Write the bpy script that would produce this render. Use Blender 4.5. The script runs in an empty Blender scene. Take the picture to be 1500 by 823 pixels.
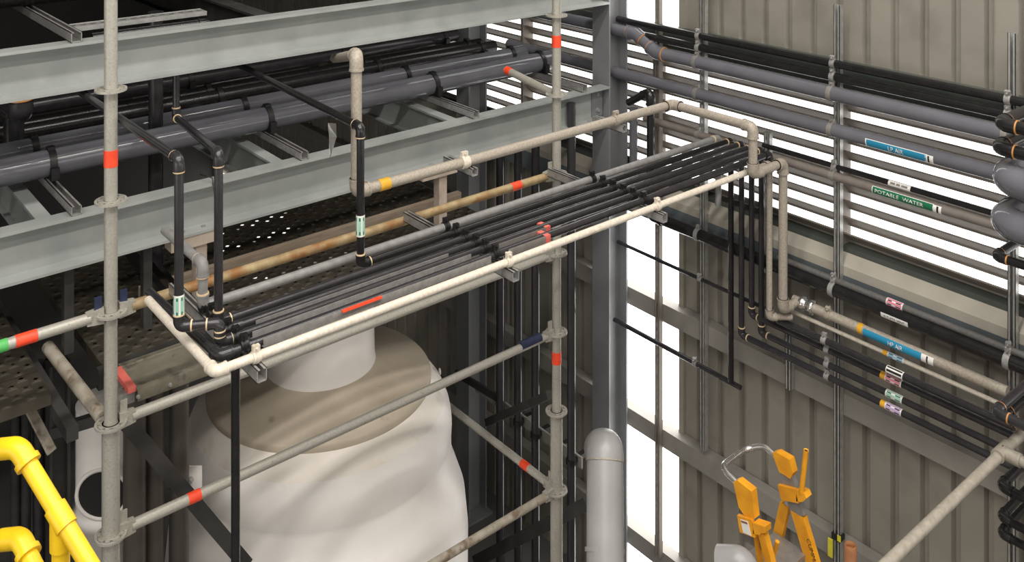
import bpy, math, random
from mathutils import Vector, Matrix
random.seed(7)
sc = bpy.context.scene
COL = sc.collection
V = Vector

# ------------------------------------------------------------------ camera
FPX, CX, VH, CAMZ = 1398.0, 750.0, -245.0, 6.0      # image frame 1500 x 823
RGT = V((.6418, .7668, 0)); FWD = V((-.7669, .6419, 0))
cd = bpy.data.cameras.new('camera'); cam = bpy.data.objects.new('camera', cd); COL.objects.link(cam)
cam.location = (0, 0, CAMZ)
cam.rotation_euler = (math.radians(90), 0, math.atan2(.7669, .6419))
cd.sensor_width = 36; cd.lens = FPX / 1500 * 36; cd.shift_y = -(411.5 - VH) / 1500
cd.clip_start = .05; cd.clip_end = 200
sc.camera = cam

# ------------------------------------------------------------------ world, lights, exposure
w = bpy.data.worlds.new('sky'); sc.world = w; w.use_nodes = True
bg = w.node_tree.nodes['Background']; bg.inputs[0].default_value = (1, .985, .95, 1); bg.inputs[1].default_value = 2.6
sc.view_settings.view_transform = 'Standard'; sc.view_settings.look = 'None'
sc.view_settings.exposure = 0.2; sc.view_settings.gamma = 1.0; sc.view_settings.use_curve_mapping = False
def area(name, loc, rot, sx, sy, power, col=(1, 1, 1)):
    l = bpy.data.lights.new(name, 'AREA'); l.shape = 'RECTANGLE'; l.size = sx; l.size_y = sy
    l.energy = power; l.color = col
    o = bpy.data.objects.new(name, l); COL.objects.link(o); o.location = loc; o.rotation_euler = rot
    return o
R90 = math.pi / 2
for lx_, pw in ((-2.4, 320), (0.2, 400), (2.8, 170)):
    area('high_bay_lamp', (lx_, 0.6, 9.6), (0, 0, 0), .4, 9.0, pw, (1, .955, .89))
area('front_fill_light', (4.85, 1.0, 5.6), (0, R90, 0), 3.5, 8.0, 120, (1, .98, .95))  # both fill lights are added behind the camera, no window stands there
area('front_fill_light', (-1.0, -6.85, 4.0), (R90, 0, 0), 9.0, 3.5, 190, (1, .98, .95))

# ------------------------------------------------------------------ pixel -> world
def P(u, v, X=None, Y=None, Z=None, f=None):
    d = FWD + RGT * ((u - CX) / FPX) + V((0, 0, -(v - VH) / FPX))
    if X is not None: t = X / d.x
    elif Y is not None: t = Y / d.y
    elif Z is not None: t = Z / d.z           # Z relative to the camera height
    else: t = f
    p = d * t
    return V((p.x, p.y, p.z + CAMZ))
def zr(z): return CAMZ + z

# ------------------------------------------------------------------ materials
MATS = {}
def mat(name, c, c2=None, scale=8, rough=.5, metal=0, bump=0, detail=4, spot=None, spot_scale=30, spot_amt=.5, stretch=None, emit=None, spec=None):
    m = bpy.data.materials.new(name); m.use_nodes = True; nt = m.node_tree; N = nt.nodes; L = nt.links
    b = N['Principled BSDF']
    b.inputs['Roughness'].default_value = rough; b.inputs['Metallic'].default_value = metal
    if spec is not None: b.inputs['Specular IOR Level'].default_value = spec
    if emit:
        b.inputs['Emission Color'].default_value = (*c, 1); b.inputs['Emission Strength'].default_value = emit
    c2 = c2 or tuple(x * .8 for x in c)
    tc = N.new('ShaderNodeTexCoord'); mp = N.new('ShaderNodeMapping')
    L.new(tc.outputs['Object'], mp.inputs[0])
    if stretch: mp.inputs['Scale'].default_value = stretch
    n = N.new('ShaderNodeTexNoise'); n.inputs['Scale'].default_value = scale; n.inputs['Detail'].default_value = detail
    L.new(mp.outputs[0], n.inputs['Vector'])
    r = N.new('ShaderNodeValToRGB'); L.new(n.outputs['Fac'], r.inputs[0])
    r.color_ramp.elements[0].position = .3; r.color_ramp.elements[0].color = (*c2, 1)
    r.color_ramp.elements[1].position = .7; r.color_ramp.elements[1].color = (*c, 1)
    out = r.outputs[0]
    if spot:
        n2 = N.new('ShaderNodeTexNoise'); n2.inputs['Scale'].default_value = spot_scale; n2.inputs['Detail'].default_value = 6
        L.new(tc.outputs['Object'], n2.inputs['Vector'])
        r2 = N.new('ShaderNodeValToRGB'); L.new(n2.outputs['Fac'], r2.inputs[0])
        r2.color_ramp.elements[0].position = spot_amt; r2.color_ramp.elements[1].position = min(1, spot_amt + .12)
        mx = N.new('ShaderNodeMixRGB'); L.new(r2.outputs[0], mx.inputs[0]); L.new(out, mx.inputs[1]); mx.inputs[2].default_value = (*spot, 1)
        out = mx.outputs[0]
    L.new(out, b.inputs['Base Color'])
    if bump:
        bp = N.new('ShaderNodeBump'); bp.inputs['Strength'].default_value = bump; bp.inputs['Distance'].default_value = .01
        L.new(n.outputs['Fac'], bp.inputs['Height']); L.new(bp.outputs[0], b.inputs['Normal'])
    MATS[name] = m
    return m
M_BEAM = mat('beam_grey_paint', (.35, .365, .355), (.27, .285, .28), 5, .45, 0, .03)
M_COL = mat('column_grey_paint', (.22, .225, .235), (.17, .175, .185), 3, .45)
M_DKSTEEL = mat('dark_steel', (.05, .048, .045), (.025, .024, .022), 6, .5, 0, .05)
M_GALV = mat('galvanised_tube', (.46, .44, .39), (.36, .34, .295), 120, .45, .25, .05, spot=(.27, .24, .19), spot_scale=60, spot_amt=.62)
M_RUSTG = mat('rusty_tube', (.46, .36, .2), (.26, .17, .08), 14, .6, .1, .08, spot=(.28, .13, .04), spot_scale=6, spot_amt=.52)
M_PAINTT = mat('paint_splashed_tube', (.44, .40, .34), (.30, .25, .19), 16, .6, .1, .1, spot=(.2, .15, .1), spot_scale=18, spot_amt=.56)
M_STRUT = mat('zinc_strut', (.55, .55, .53), (.4, .4, .39), 25, .35, .55)
M_TAN = mat('dull_tan_pipe', (.43, .38, .315), (.30, .26, .215), 90, .55, .1, .05)
M_WHITEP = mat('cream_pipe', (.72, .66, .57), (.58, .51, .42), 70, .5, .05, .05, spot=(.4, .28, .16), spot_scale=9, spot_amt=.66)
M_PVC = mat('grey_pvc', (.15, .15, .17), (.12, .12, .136), 6, .11, 0)
M_PVCL = mat('light_grey_pvc', (.33, .325, .325), (.28, .275, .275), 5, .33, 0)
M_BLK = mat('black_pipe', (.017, .016, .017), (.011, .0105, .011), 20, .25, 0)
M_DGR = mat('charcoal_pipe', (.032, .03, .033), (.022, .021, .023), 20, .25, 0)
M_RUB = mat('black_rubber', (.012, .012, .012), (.008, .008, .008), 20, .45)
M_CLAMP = mat('dull_clamp', (.42, .41, .4), (.3, .29, .28), 40, .45, .4)
M_GLUE = mat('orange_primer', (.55, .25, .08), (.45, .2, .06), 30, .5)
M_GLUEY = mat('cream_primer', (.75, .6, .4), (.65, .45, .25), 30, .5)
M_SIDING = mat('siding_beige_grey', (.29, .27, .23), (.25, .232, .198), 2.5, .5, 0, 0, spot=(.23, .212, .18), spot_scale=3, spot_amt=.55)
M_LIGHTP = mat('translucent_fibreglass', (1, .985, .96), (1, .985, .96), 3, .5, emit=4.0)
M_LIGHTL = mat('added_glow_sheet', (1, .97, .92), (1, .97, .92), 3, .5, emit=1.1)  # emission for the added panel behind the deck holes
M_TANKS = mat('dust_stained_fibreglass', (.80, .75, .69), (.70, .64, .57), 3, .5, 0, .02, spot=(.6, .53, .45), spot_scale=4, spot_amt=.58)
M_SLAT = mat('louvre_brown_grey', (.25, .22, .19), (.2, .176, .152), 12, .5)
M_SILL = mat('sill_flashing', (.42, .39, .33), (.36, .33, .28), 6, .5)
M_GIRT = mat('girt_grey', (.30, .283, .255), (.25, .236, .213), 6, .5, .1)
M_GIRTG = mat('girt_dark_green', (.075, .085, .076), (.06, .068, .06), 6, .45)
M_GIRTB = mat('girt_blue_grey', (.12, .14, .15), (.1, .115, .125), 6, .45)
M_MESH = mat('wire_mesh', (.3, .28, .24), None, 10, .5, .5)
M_TANK = mat('white_fibreglass', (.86, .82, .79), (.78, .74, .70), 3, .45, 0, .02, spot=(.62, .56, .5), spot_scale=2.2, spot_amt=.62)
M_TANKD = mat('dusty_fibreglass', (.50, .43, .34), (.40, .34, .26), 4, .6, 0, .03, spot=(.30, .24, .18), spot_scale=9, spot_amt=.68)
M_PLANK = mat('worn_steel_plank', (.25, .23, .18), (.15, .135, .1), 9, .6, .2, .1, spot=(.09, .08, .06), spot_scale=14, spot_amt=.58)
M_PERF = mat('dirty_perforated_steel', (.065, .055, .04), (.03, .026, .019), 9, .6, .2, .1)
M_TIMBER = mat('toe_board_timber', (.46, .37, .28), (.33, .25, .18), 10, .65, 0, .1, stretch=(6, .6, 6))
M_BRACK = mat('tan_bracket_steel', (.5, .42, .35), (.36, .29, .23), 12, .55, .15)
M_ORT = mat('orange_tape', (.95, .09, .03), (.85, .06, .02), 30, .5, emit=None)
M_REDP = mat('faded_red_paint', (.75, .17, .13), (.62, .12, .1), 20, .6)
M_GRT = mat('green_tape', (.1, .5, .12), None, 30, .5)
M_YEL = mat('yellow_paint', (.88, .58, .01), (.78, .47, .01), 12, .38, 0, .04)
M_ORA = mat('ladder_orange', (.86, .38, .015), (.68, .27, .01), 14, .5, 0, .05)
M_CHR = mat('bright_aluminium', (.7, .68, .64), (.55, .53, .5), 20, .22, .85)
M_ALU = mat('dull_aluminium', (.36, .34, .32), (.28, .265, .25), 20, .45, .5)
M_BLUE = mat('label_blue', (.02, .26, .44), (.02, .24, .41), 10, .4)
M_GRN = mat('label_green', (.01, .16, .07), (.01, .14, .06), 10, .4)
M_LBLUE = mat('label_pale_blue', (.25, .55, .75), None, 10, .4)
M_LPINK = mat('label_pink', (.85, .25, .35), None, 10, .4)
M_LGRN = mat('label_pale_green', (.35, .62, .48), None, 10, .4)
M_LLAV = mat('label_lavender', (.6, .42, .72), None, 10, .4)
M_LWHT = mat('label_white', (.85, .83, .8), (.8, .78, .75), 10, .4)
M_INK = mat('black_ink', (.012, .012, .012), None, 10, .5)
M_DGRN = mat('dark_green_ink', (.02, .12, .07), None, 10, .5)
M_GOLD = mat('label_amber', (.8, .42, .03), None, 10, .4)
M_BLUEP = mat('blue_paint', (.025, .035, .085), (.015, .02, .05), 20, .5)
M_RUST = mat('rusted_steel', (.36, .15, .06), (.22, .09, .035), 14, .7, .1, .1)
M_HAZY = mat('hazard_yellow', (.8, .72, .05), None, 12, .5)
M_FLOOR = mat('concrete_floor', (.13, .125, .115), (.1, .095, .088), 1.5, .6, 0, .03)
M_WALLO = mat('plain_wall_sheet', (.3, .29, .26), (.26, .25, .22), 1.5, .6)
M_DARKW = mat('dark_wall_sheet', (.045, .043, .04), (.035, .033, .03), 1.5, .6)
M_FILM = mat('clear_film', (.75, .76, .74), None, 20, .15); M_FILM.node_tree.nodes['Principled BSDF'].inputs['Transmission Weight'].default_value = .85
M_FADED = mat('faded_grey_pipe', (.27, .265, .26), (.2, .195, .19), 30, .4)
M_DIRTYW = mat('dirty_cream_pipe', (.34, .305, .255), (.25, .22, .18), 40, .55, .05, .05)
M_BLACKV = mat('dark_hollow', (.012, .011, .01), None, 5, .8)

# ------------------------------------------------------------------ mesh builder
def perp(d):
    a = V((0, 0, 1)) if abs(d.z) < .9 else V((1, 0, 0))
    x = a.cross(d).normalized()
    return x, d.cross(x).normalized()
class MB:
    def __init__(s): s.v = []; s.f = []; s.sm = []
    def add(s, vs, fs, smooth=False):
        b = len(s.v); s.v += [tuple(x) for x in vs]
        s.f += [tuple(b + i for i in f) for f in fs]; s.sm += [smooth] * len(fs); return s
    def obox(s, c, ax, ay, az):
        c, ax, ay, az = V(c), V(ax), V(ay), V(az)
        vs = [c + ax * i + ay * j + az * k for k in (-1, 1) for j in (-1, 1) for i in (-1, 1)]
        return s.add(vs, [(0, 2, 3, 1), (4, 5, 7, 6), (0, 1, 5, 4), (2, 6, 7, 3), (0, 4, 6, 2), (1, 3, 7, 5)])
    def box(s, a, b):
        a, b = V(a), V(b); c = (a + b) / 2; h = (b - a) / 2
        return s.obox(c, (abs(h.x), 0, 0), (0, abs(h.y), 0), (0, 0, abs(h.z)))
    def bar(s, p, q, wx, wy, side=None):
        p, q = V(p), V(q); d = (q - p).normalized()
        x, y = perp(d)
        if side is not None:
            x = (V(side) - d * V(side).dot(d)).normalized(); y = d.cross(x)
        return s.obox((p + q) / 2, x * wx / 2, y * wy / 2, (q - p) / 2)
    def prism(s, prof, o, ex, ey, ez):
        o, ex, ey, ez = V(o), V(ex), V(ey), V(ez); n = len(prof)
        vs = [o + ex * a + ey * b for a, b in prof] + [o + ex * a + ey * b + ez for a, b in prof]
        fs = [(i, (i + 1) % n, (i + 1) % n + n, i + n) for i in range(n)] + [tuple(range(n - 1, -1, -1)), tuple(range(n, 2 * n))]
        return s.add(vs, fs)
    def tube(s, pts, r, seg=14, bend=None, cap=True, arc=6):
        path = bendpath(pts, bend, arc)
        rs = r if isinstance(r, (list, tuple)) else [r] * len(path)
        if len(rs) != len(path): rs = [rs[0]] * len(path)
        d0 = (path[1] - path[0]).normalized(); x, _ = perp(d0)
        vs = []
        for i, p in enumerate(path):
            if i == 0: d = d0
            elif i == len(path) - 1: d = (path[i] - path[i - 1]).normalized()
            else: d = ((path[i + 1] - p).normalized() + (p - path[i - 1]).normalized()).normalized()
            x = (x - d * x.dot(d)).normalized(); y = d.cross(x)
            for k in range(seg):
                t = 2 * math.pi * k / seg
                vs.append(p + (x * math.cos(t) + y * math.sin(t)) * rs[i])
        fs = []
        for i in range(len(path) - 1):
            for k in range(seg):
                a = i * seg + k; b = i * seg + (k + 1) % seg
                fs.append((a, b, b + seg, a + seg))
        s.add(vs, fs, True)
        if cap:
            n = len(path)
            s.add(vs[:seg], [tuple(range(seg - 1, -1, -1))]); s.add(vs[(n - 1) * seg:], [tuple(range(seg))])
        return s
    def lathe(s, prof, c, axis=(0, 0, 1), seg=48, cap=True):
        c = V(c); z = V(axis).normalized(); x, y = perp(z); n = len(prof); vs = []; fs = []
        for r, h in prof:
            for k in range(seg):
                t = 2 * math.pi * k / seg
                vs.append(c + z * h + (x * math.cos(t) + y * math.sin(t)) * r)
        for i in range(n - 1):
            for k in range(seg):
                a = i * seg + k; b = i * seg + (k + 1) % seg
                fs.append((a, b, b + seg, a + seg))
        s.add(vs, fs, True)
        if cap:
            s.add(vs[:seg], [tuple(range(seg - 1, -1, -1))]); s.add(vs[-seg:], [tuple(range(seg))])
        return s
    def ring(s, c, axis, ri, ro, h, seg=24):
        prof = [(ri, -h / 2), (ro, -h / 2), (ro, h / 2), (ri, h / 2), (ri, -h / 2)]
        c = V(c); z = V(axis).normalized(); x, y = perp(z); vs = []; fs = []
        for r, hh in prof:
            for k in range(seg):
                t = 2 * math.pi * k / seg
                vs.append(c + z * hh + (x * math.cos(t) + y * math.sin(t)) * r)
        for i in range(4):
            for k in range(seg):
                a = i * seg + k; b = i * seg + (k + 1) % seg
                fs.append((a, b, b + seg, a + seg))
        return s.add(vs, fs)
    def mesh(s, name, m):
        me = bpy.data.meshes.new(name); me.from_pydata(s.v, [], s.f); me.update()
        me.polygons.foreach_set('use_smooth', s.sm); me.materials.append(m)
        return me
def bendpath(pts, bend, arc=6):
    pts = [V(p) for p in pts]
    if not bend or len(pts) < 3: return pts
    out = [pts[0]]
    for i in range(1, len(pts) - 1):
        a, b, c = pts[i - 1], pts[i], pts[i + 1]
        d1 = (b - a).normalized(); d2 = (c - b).normalized(); ang = d1.angle(d2, 0)
        if ang < .02: out.append(b); continue
        t = min(bend * math.tan(ang / 2), (b - a).length * .49, (c - b).length * .49); R = t / math.tan(ang / 2)
        n = (d2 - d1 * d2.dot(d1)).normalized(); ctr = b - d1 * t + n * R
        for k in range(arc + 1):
            th = ang * k / arc
            out.append(ctr - n * R * math.cos(th) + d1 * R * math.sin(th))
    out.append(pts[-1])
    return out

# ------------------------------------------------------------------ things and parts
WT = {}
def thing(name, label, cat, loc=(0, 0, 0), group=None):
    o = bpy.data.objects.new(name, None); COL.objects.link(o); o.location = loc; o.empty_display_size = .1
    o['label'] = label; o['category'] = cat
    if group: o['group'] = group
    WT[o] = V(loc); return o
def part(name, mb, m, parent, label=None, kind=None):
    me = mb if isinstance(mb, bpy.types.Mesh) else mb.mesh(name, m)
    o = bpy.data.objects.new(name, me); COL.objects.link(o); o.parent = parent
    o.location = -WT.get(parent, V((0, 0, 0))); WT[o] = V((0, 0, 0))
    if label: o['label'] = label
    if kind: o['kind'] = kind
    return o
def solo(name, mb, m, label, cat, group=None):
    me = mb.mesh(name, m); o = bpy.data.objects.new(name, me); COL.objects.link(o)
    o['label'] = label; o['category'] = cat; WT[o] = V((0, 0, 0))
    if group: o['group'] = group
    return o
def struct(name, mb, m, label=None):
    me = mb.mesh(name, m); o = bpy.data.objects.new(name, me); COL.objects.link(o); o['kind'] = 'structure'
    if label: o['label'] = label
    WT[o] = V((0, 0, 0)); return o

def at(pts, axis, val):
    """point and direction on a polyline where coordinate axis equals val"""
    for a, b in zip(pts, pts[1:]):
        lo, hi = min(a[axis], b[axis]), max(a[axis], b[axis])
        if hi - lo > 1e-4 and lo - 1e-6 <= val <= hi + 1e-6:
            t = (val - a[axis]) / (b[axis] - a[axis])
            return a + (b - a) * t, (b - a).normalized()
    a, b = pts[0], pts[1]; d = (b - a).normalized()
    return a + d * ((val - a[axis]) / d[axis] if abs(d[axis]) > 1e-3 else 0), d
def band(mb, p, d, r, ln, k=1.0, seg=18): return mb.tube([p - d * ln / 2, p + d * ln / 2], r * k, seg)
def clamp(parent, p, d, r, m=None, up=(0, 0, 1), w_=.032):
    m = m or M_CLAMP; mb = MB(); d = V(d).normalized(); u = V(up); u = (u - d * u.dot(d)).normalized(); s = d.cross(u)
    band(mb, p, d, r + .004, w_)
    band(mb, p, d, r + .0065, w_ * .3)
    mb.obox(p + u * (r + .012), d * w_ * .45, s * .009, u * .014)
    mb.tube([p + u * (r + .016) - s * .022, p + u * (r + .016) + s * .022], .006, 6)
    return part('pipe_clamp', mb, m, parent)
def pipe(name, label, pts, r, m, bend=None, ek=1.22, em=None, clamps=(), cm=None, cup=(0, 0, 1), rings=True, cat='pipe', group=None, rm=None, elbows=True, seg=14, cw=.032):
    pts = [V(p) for p in pts]
    t = thing(name, label, cat, pts[-1] if pts[-1].z < pts[0].z else pts[0], group)
    bend = bend or r * 1.5
    part('pipe_run', MB().tube(pts, r, seg, bend), m, t)
    if elbows:
        for i in range(1, len(pts) - 1):
            a, b, c = pts[i - 1], pts[i], pts[i + 1]; d1 = (b - a).normalized(); d2 = (c - b).normalized()
            if d1.angle(d2, 0) < .15: continue
            L_ = bend * math.tan(d1.angle(d2) / 2) + r * 1.0
            L1 = min(L_, (b - a).length * .6); L2 = min(L_, (c - b).length * .6)
            mb = MB().tube([b - d1 * L1, b, b + d2 * L2], r * ek, seg, bend)
            mb.tube([b - d1 * L1, b - d1 * (L1 - r * .35)], r * ek * 1.08, seg)
            mb.tube([b + d2 * (L2 - r * .35), b + d2 * L2], r * ek * 1.08, seg)
            e = part('elbow', mb, em or m, t)
            if rm:
                part('glue_ring', MB().tube([b - d1 * (L1 + .006), b - d1 * (L1 - .001)], r * ek * 1.02, seg), rm, e)
                part('glue_ring', MB().tube([b + d2 * (L2 - .001), b + d2 * (L2 + .006)], r * ek * 1.02, seg), rm, e)
    for ax, val in clamps:
        p, d = at(pts, ax, val); clamp(t, p, d, r, cm, cup, cw)
    t['_pts'] = 0; del t['_pts']
    PTS[t] = pts
    return t
PTS = {}
def coupling(t, p, d, r, m, ln=.05, k=1.25, ring=None):
    o = part('coupling', band(MB(), p, d, r, ln, k), m, t)
    if ring: part('glue_ring', band(MB(), p + V(d) * (ln / 2 + .003), d, r, .008, k * .97), ring, o)
    return o
def tape(parent, p, d, r, ln, m=None, name='tape_band', label=None):
    return part(name, band(MB(), p, d, r, ln, 1.06), m or M_ORT, parent, label)
_TX = {}
def textmesh(s):
    if s in _TX: return _TX[s]
    cu = bpy.data.curves.new('lettering', 'FONT'); cu.body = s; cu.size = 1; cu.align_x = 'CENTER'; cu.align_y = 'CENTER'; cu.resolution_u = 2
    o = bpy.data.objects.new('lettering_tmp', cu); COL.objects.link(o)
    bpy.context.view_layer.update()
    dg = bpy.context.evaluated_depsgraph_get(); me = o.evaluated_get(dg).to_mesh()
    vs = [v.co.copy() for v in me.vertices]; fs = [tuple(p.vertices) for p in me.polygons]
    o.evaluated_get(dg).to_mesh_clear(); bpy.data.objects.remove(o); bpy.data.curves.remove(cu)
    _TX[s] = (vs, fs); return _TX[s]
def wrap(parent, p, d, n, r, ln, arc, m, text=None, size=.03, tm=None, name='pipe_label', stripes=None, label=None, tstretch=1.0, off=0, tail=None):
    """curved sticker on a pipe: d = reading direction, n = side it faces, arc in radians"""
    d = V(d).normalized(); n = V(n); n = (n - d * n.dot(d)).normalized(); up = n.cross(d)
    def pt(s_, a, rr): return p + d * s_ + (n * math.cos(a) + up * math.sin(a)) * rr
    def patch(s0, s1, a0, a1, rr, k=8):
        mb = MB(); vs = []; 
        for i in range(k + 1):
            a = a0 + (a1 - a0) * i / k
            vs += [pt(s0, a, rr), pt(s1, a, rr)]
        mb.add(vs, [(2 * i, 2 * i + 1, 2 * i + 3, 2 * i + 2) for i in range(k)], True); return mb
    o = part(name, patch(-ln / 2, ln / 2, -arc / 2, arc / 2, r + .0025), m, parent, label)
    for s0, s1, a0, a1, mm in stripes or ():
        part('print_stripe', patch(s0 * ln / 2, s1 * ln / 2, a0 * arc / 2, a1 * arc / 2, r + .0035, 4), mm, o)
    if text:
        vs, fs = textmesh(text)
        mb = MB(); mb.add([pt(off + v.x * size * tstretch, v.y * size / r, r + .0045) for v in vs], fs)
        part('lettering', mb, tm or M_LWHT, o, kind='stuff')
    return o

def strut_mesh(mb, p0, p1, opn, w_=.041, dp=.041, slots=True, t=.0035):
    p0, p1 = V(p0), V(p1); a = (p1 - p0); L_ = a.length; a.normalize(); o = V(opn); o = (o - a * o.dot(a)).normalized(); s = a.cross(o)
    mid = (p0 + p1) / 2; hl = a * L_ / 2
    for k in (-1, 1):
        mb.obox(mid + s * k * (w_ / 2 - t / 2) - o * dp / 2, s * t / 2, o * dp / 2, hl)
        mb.obox(mid + s * k * (w_ / 2 - .0065) - o * t / 2, s * .0065, o * t / 2, hl)
    if not slots:
        mb.obox(mid - o * (dp - t / 2), s * w_ / 2, o * t / 2, hl)
    else:
        n = max(1, int(L_ / .05)); c = L_ / n
        hw = .007; hh = c * .28; b = p0 - o * (dp - t / 2)
        for i in range(n):
            z0 = c * i; zc = z0 + c / 2
            q = [(-w_ / 2, z0), (w_ / 2, z0), (w_ / 2, z0 + c), (-w_ / 2, z0 + c), (-hw, zc - hh), (hw, zc - hh), (hw, zc + hh), (-hw, zc + hh)]
            mb.add([b + s * x + a * y for x, y in q], [(0, 1, 5, 4), (1, 2, 6, 5), (2, 3, 7, 6), (3, 0, 4, 7)])
    return mb
def bolt(parent, p, n, r=.012):
    n = V(n).normalized(); mb = MB().lathe([(r * 1.3, 0), (r * 1.3, .003)], p, n, 12); mb.lathe([(r, .003), (r, .012)], p, n, 6)
    return part('bolt', mb, M_CLAMP, parent)

# ================================================================== THE SETTING
YS, YG0, YG1 = 5.43, 5.335, 5.422        # siding plane, girt inner and outer face
XT0, XT1 = -5.38, -4.533                # translucent strip
struct('floor', MB().box((-13, -7, -.15), (5, 5.6, 0)), M_FLOOR, 'grey concrete floor of the plant hall')
struct('ceiling', MB().box((-13, -7, 10), (5, 5.6, 10.15)), M_WALLO)
struct('wall_left', MB().box((-13.15, -7, 0), (-13, 5.6, 10)), M_DARKW)
struct('wall_right', MB().box((5, -7, 0), (5.15, 5.6, 10)), M_WALLO)
struct('wall_front', MB().box((-13, -7.15, 0), (5, -7, 10)), M_WALLO)
wb = bpy.data.objects.new('wall_back', None); COL.objects.link(wb); wb['kind'] = 'structure'; wb['label'] = 'corrugated beige grey metal siding wall behind the pipes'
WT[wb] = V((0, 0, 0))
PW, PITCH, ROFF = .736, .184, .149
def siding(x0, x1, z0, z1):
    a = [(x0, 0)]; k = 0
    while True:
        c = x0 + ROFF + PITCH * k; k += 1
        if c - .03 <= x0: continue
        if c + .03 >= x1: break
        a += [(c - .030, 0), (c - .020, .042), (c + .014, .042), (c + .026, 0)]
    a.append((x1, 0))
    b = [(x, y + .004) for x, y in reversed(a)]
    return MB().prism(a + b, (0, YS, z0), (1, 0, 0), (0, 1, 0), (0, 0, z1 - z0))
ZL0, ZL1 = zr(-2.572), zr(-1.55)          # louvre opening
for z0, z1 in ((0, zr(-2.88)), (zr(-1.45), 10)):
    me = siding(0, PW, z0, z1).mesh('siding_panel', M_SIDING)
    x = XT1
    xs = [XT1 + PW * i for i in range(13)] + [XT0 - PW * (i + 1) for i in range(11)]
    for x in xs:
        o = bpy.data.objects.new('siding_panel', me); COL.objects.link(o); o.parent = wb; o.location = (x, 0, 0)
for i, (z0, z1) in enumerate(((zr(-1.45), 10), (0, zr(-2.88)))):
    wn = bpy.data.objects.new('window_%d' % (i + 1), None); COL.objects.link(wn); wn['kind'] = 'structure'
    wn['label'] = 'bright translucent wall strip ' + ('above' if i == 0 else 'below') + ' the louvre beside the steel column'
    WT[wn] = V((0, 0, 0))
    part('pane', MB().box((XT0, YS + .01, z0), (XT1, YS + .014, z1)), M_LIGHTP, wn)
    part('edge_trim', MB().box((XT1 - .025, YS - .03, z0), (XT1 + .02, YS + .006, z1)), M_SIDING, wn)
    part('edge_trim', MB().box((XT0 - .02, YS - .03, z0), (XT0 + .02, YS + .006, z1)), M_SIDING, wn)
wn = bpy.data.objects.new('window_3', None); COL.objects.link(wn); wn['kind'] = 'structure'; wn['label'] = 'low glowing panel added far back at left to brighten the deck holes'; WT[wn] = V((0, 0, 0))  # invented glowing panel, put in so the deck holes look bright
part('pane', MB().box((-12.9, YS - .03, .15), (-10.6, YS - .026, 1.3)), M_LIGHTL, wn)
# girts
def girt(name, z, m, h=.13, x0=-13, x1=5, y0=YG0, y1=YG1):
    prof = [(0, 0), (y1 - y0, 0), (y1 - y0, -.012), (.008, -.012), (.008, -h + .012), (y1 - y0, -h + .012), (y1 - y0, -h), (0, -h)]
    return struct(name, MB().prism(prof, (x0, y0, z), (0, 1, 0), (0, 0, 1), (x1 - x0, 0, 0)), m)
girt('trim_1', zr(-3.45), M_GIRT)['label'] = 'horizontal wall girt just under the small wall pipes'
girt('trim_2', zr(-4.37), M_GIRT)['label'] = 'horizontal wall girt behind the orange ladder'
girt('trim_3', zr(-5.27), M_GIRT)['label'] = 'lowest horizontal wall girt'
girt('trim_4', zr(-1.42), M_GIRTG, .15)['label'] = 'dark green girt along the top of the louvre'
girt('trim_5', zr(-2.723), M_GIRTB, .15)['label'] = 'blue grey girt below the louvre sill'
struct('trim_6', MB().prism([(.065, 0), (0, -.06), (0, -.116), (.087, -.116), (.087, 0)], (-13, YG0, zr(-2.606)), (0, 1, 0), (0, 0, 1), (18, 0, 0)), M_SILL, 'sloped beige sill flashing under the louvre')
struct('gap_shade_strip', MB().box((-13, 5.40, zr(-2.606)), (5, 5.50, zr(-2.572))), M_GIRTG, 'dark bar painted in for the shade in the gap under the louvre')  # dark strip put in for the shade between louvre and sill
part('siding_panel', siding(-13, -7.7, zr(-2.90), zr(-1.40)), M_SIDING, wb)
# louvre
lv = thing('wall_louvre', 'long louvre in the back wall, daylight white between brown grey slats', 'louvre', (-4.5, 5.45, ZL0))
XL0, XL1 = -7.7, -1.2
n = 10; pit = (ZL1 - ZL0) / n
smesh = MB().prism([(.004, .030), (.012, .036), (.088, -.030), (.084, -.046), (.078, -.044), (.078, -.032)], (0, 5.40, 0), (0, 1, 0), (0, 0, 1), (XL1 - XL0, 0, 0)).mesh('slat', M_SLAT)
for i in range(n):
    o = bpy.data.objects.new('slat', smesh); COL.objects.link(o); o.parent = lv
    o.location = V((XL0, 0, ZL0 + pit * (i + .45))) - WT[lv]
for x in (XL0, -6.3, -4.78, -3.257, -1.73):
    part('mullion', MB().box((x - .014, 5.385, ZL0), (x + .014, 5.50, ZL1)), M_SLAT, lv)
mb = MB()
k = 0; x = XL0
while x < XL1:
    mb.box((x - .0009, 5.4975, ZL0), (x + .0009, 5.4985, ZL1)); x += .0135
z = ZL0
while z < ZL1:
    mb.box((XL0, 5.4975, z - .0009), (XL1, 5.4985, z + .0009)); z += .0135
part('bird_mesh', mb, M_MESH, lv, 'fine square wire mesh behind the slats', 'stuff')

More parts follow.
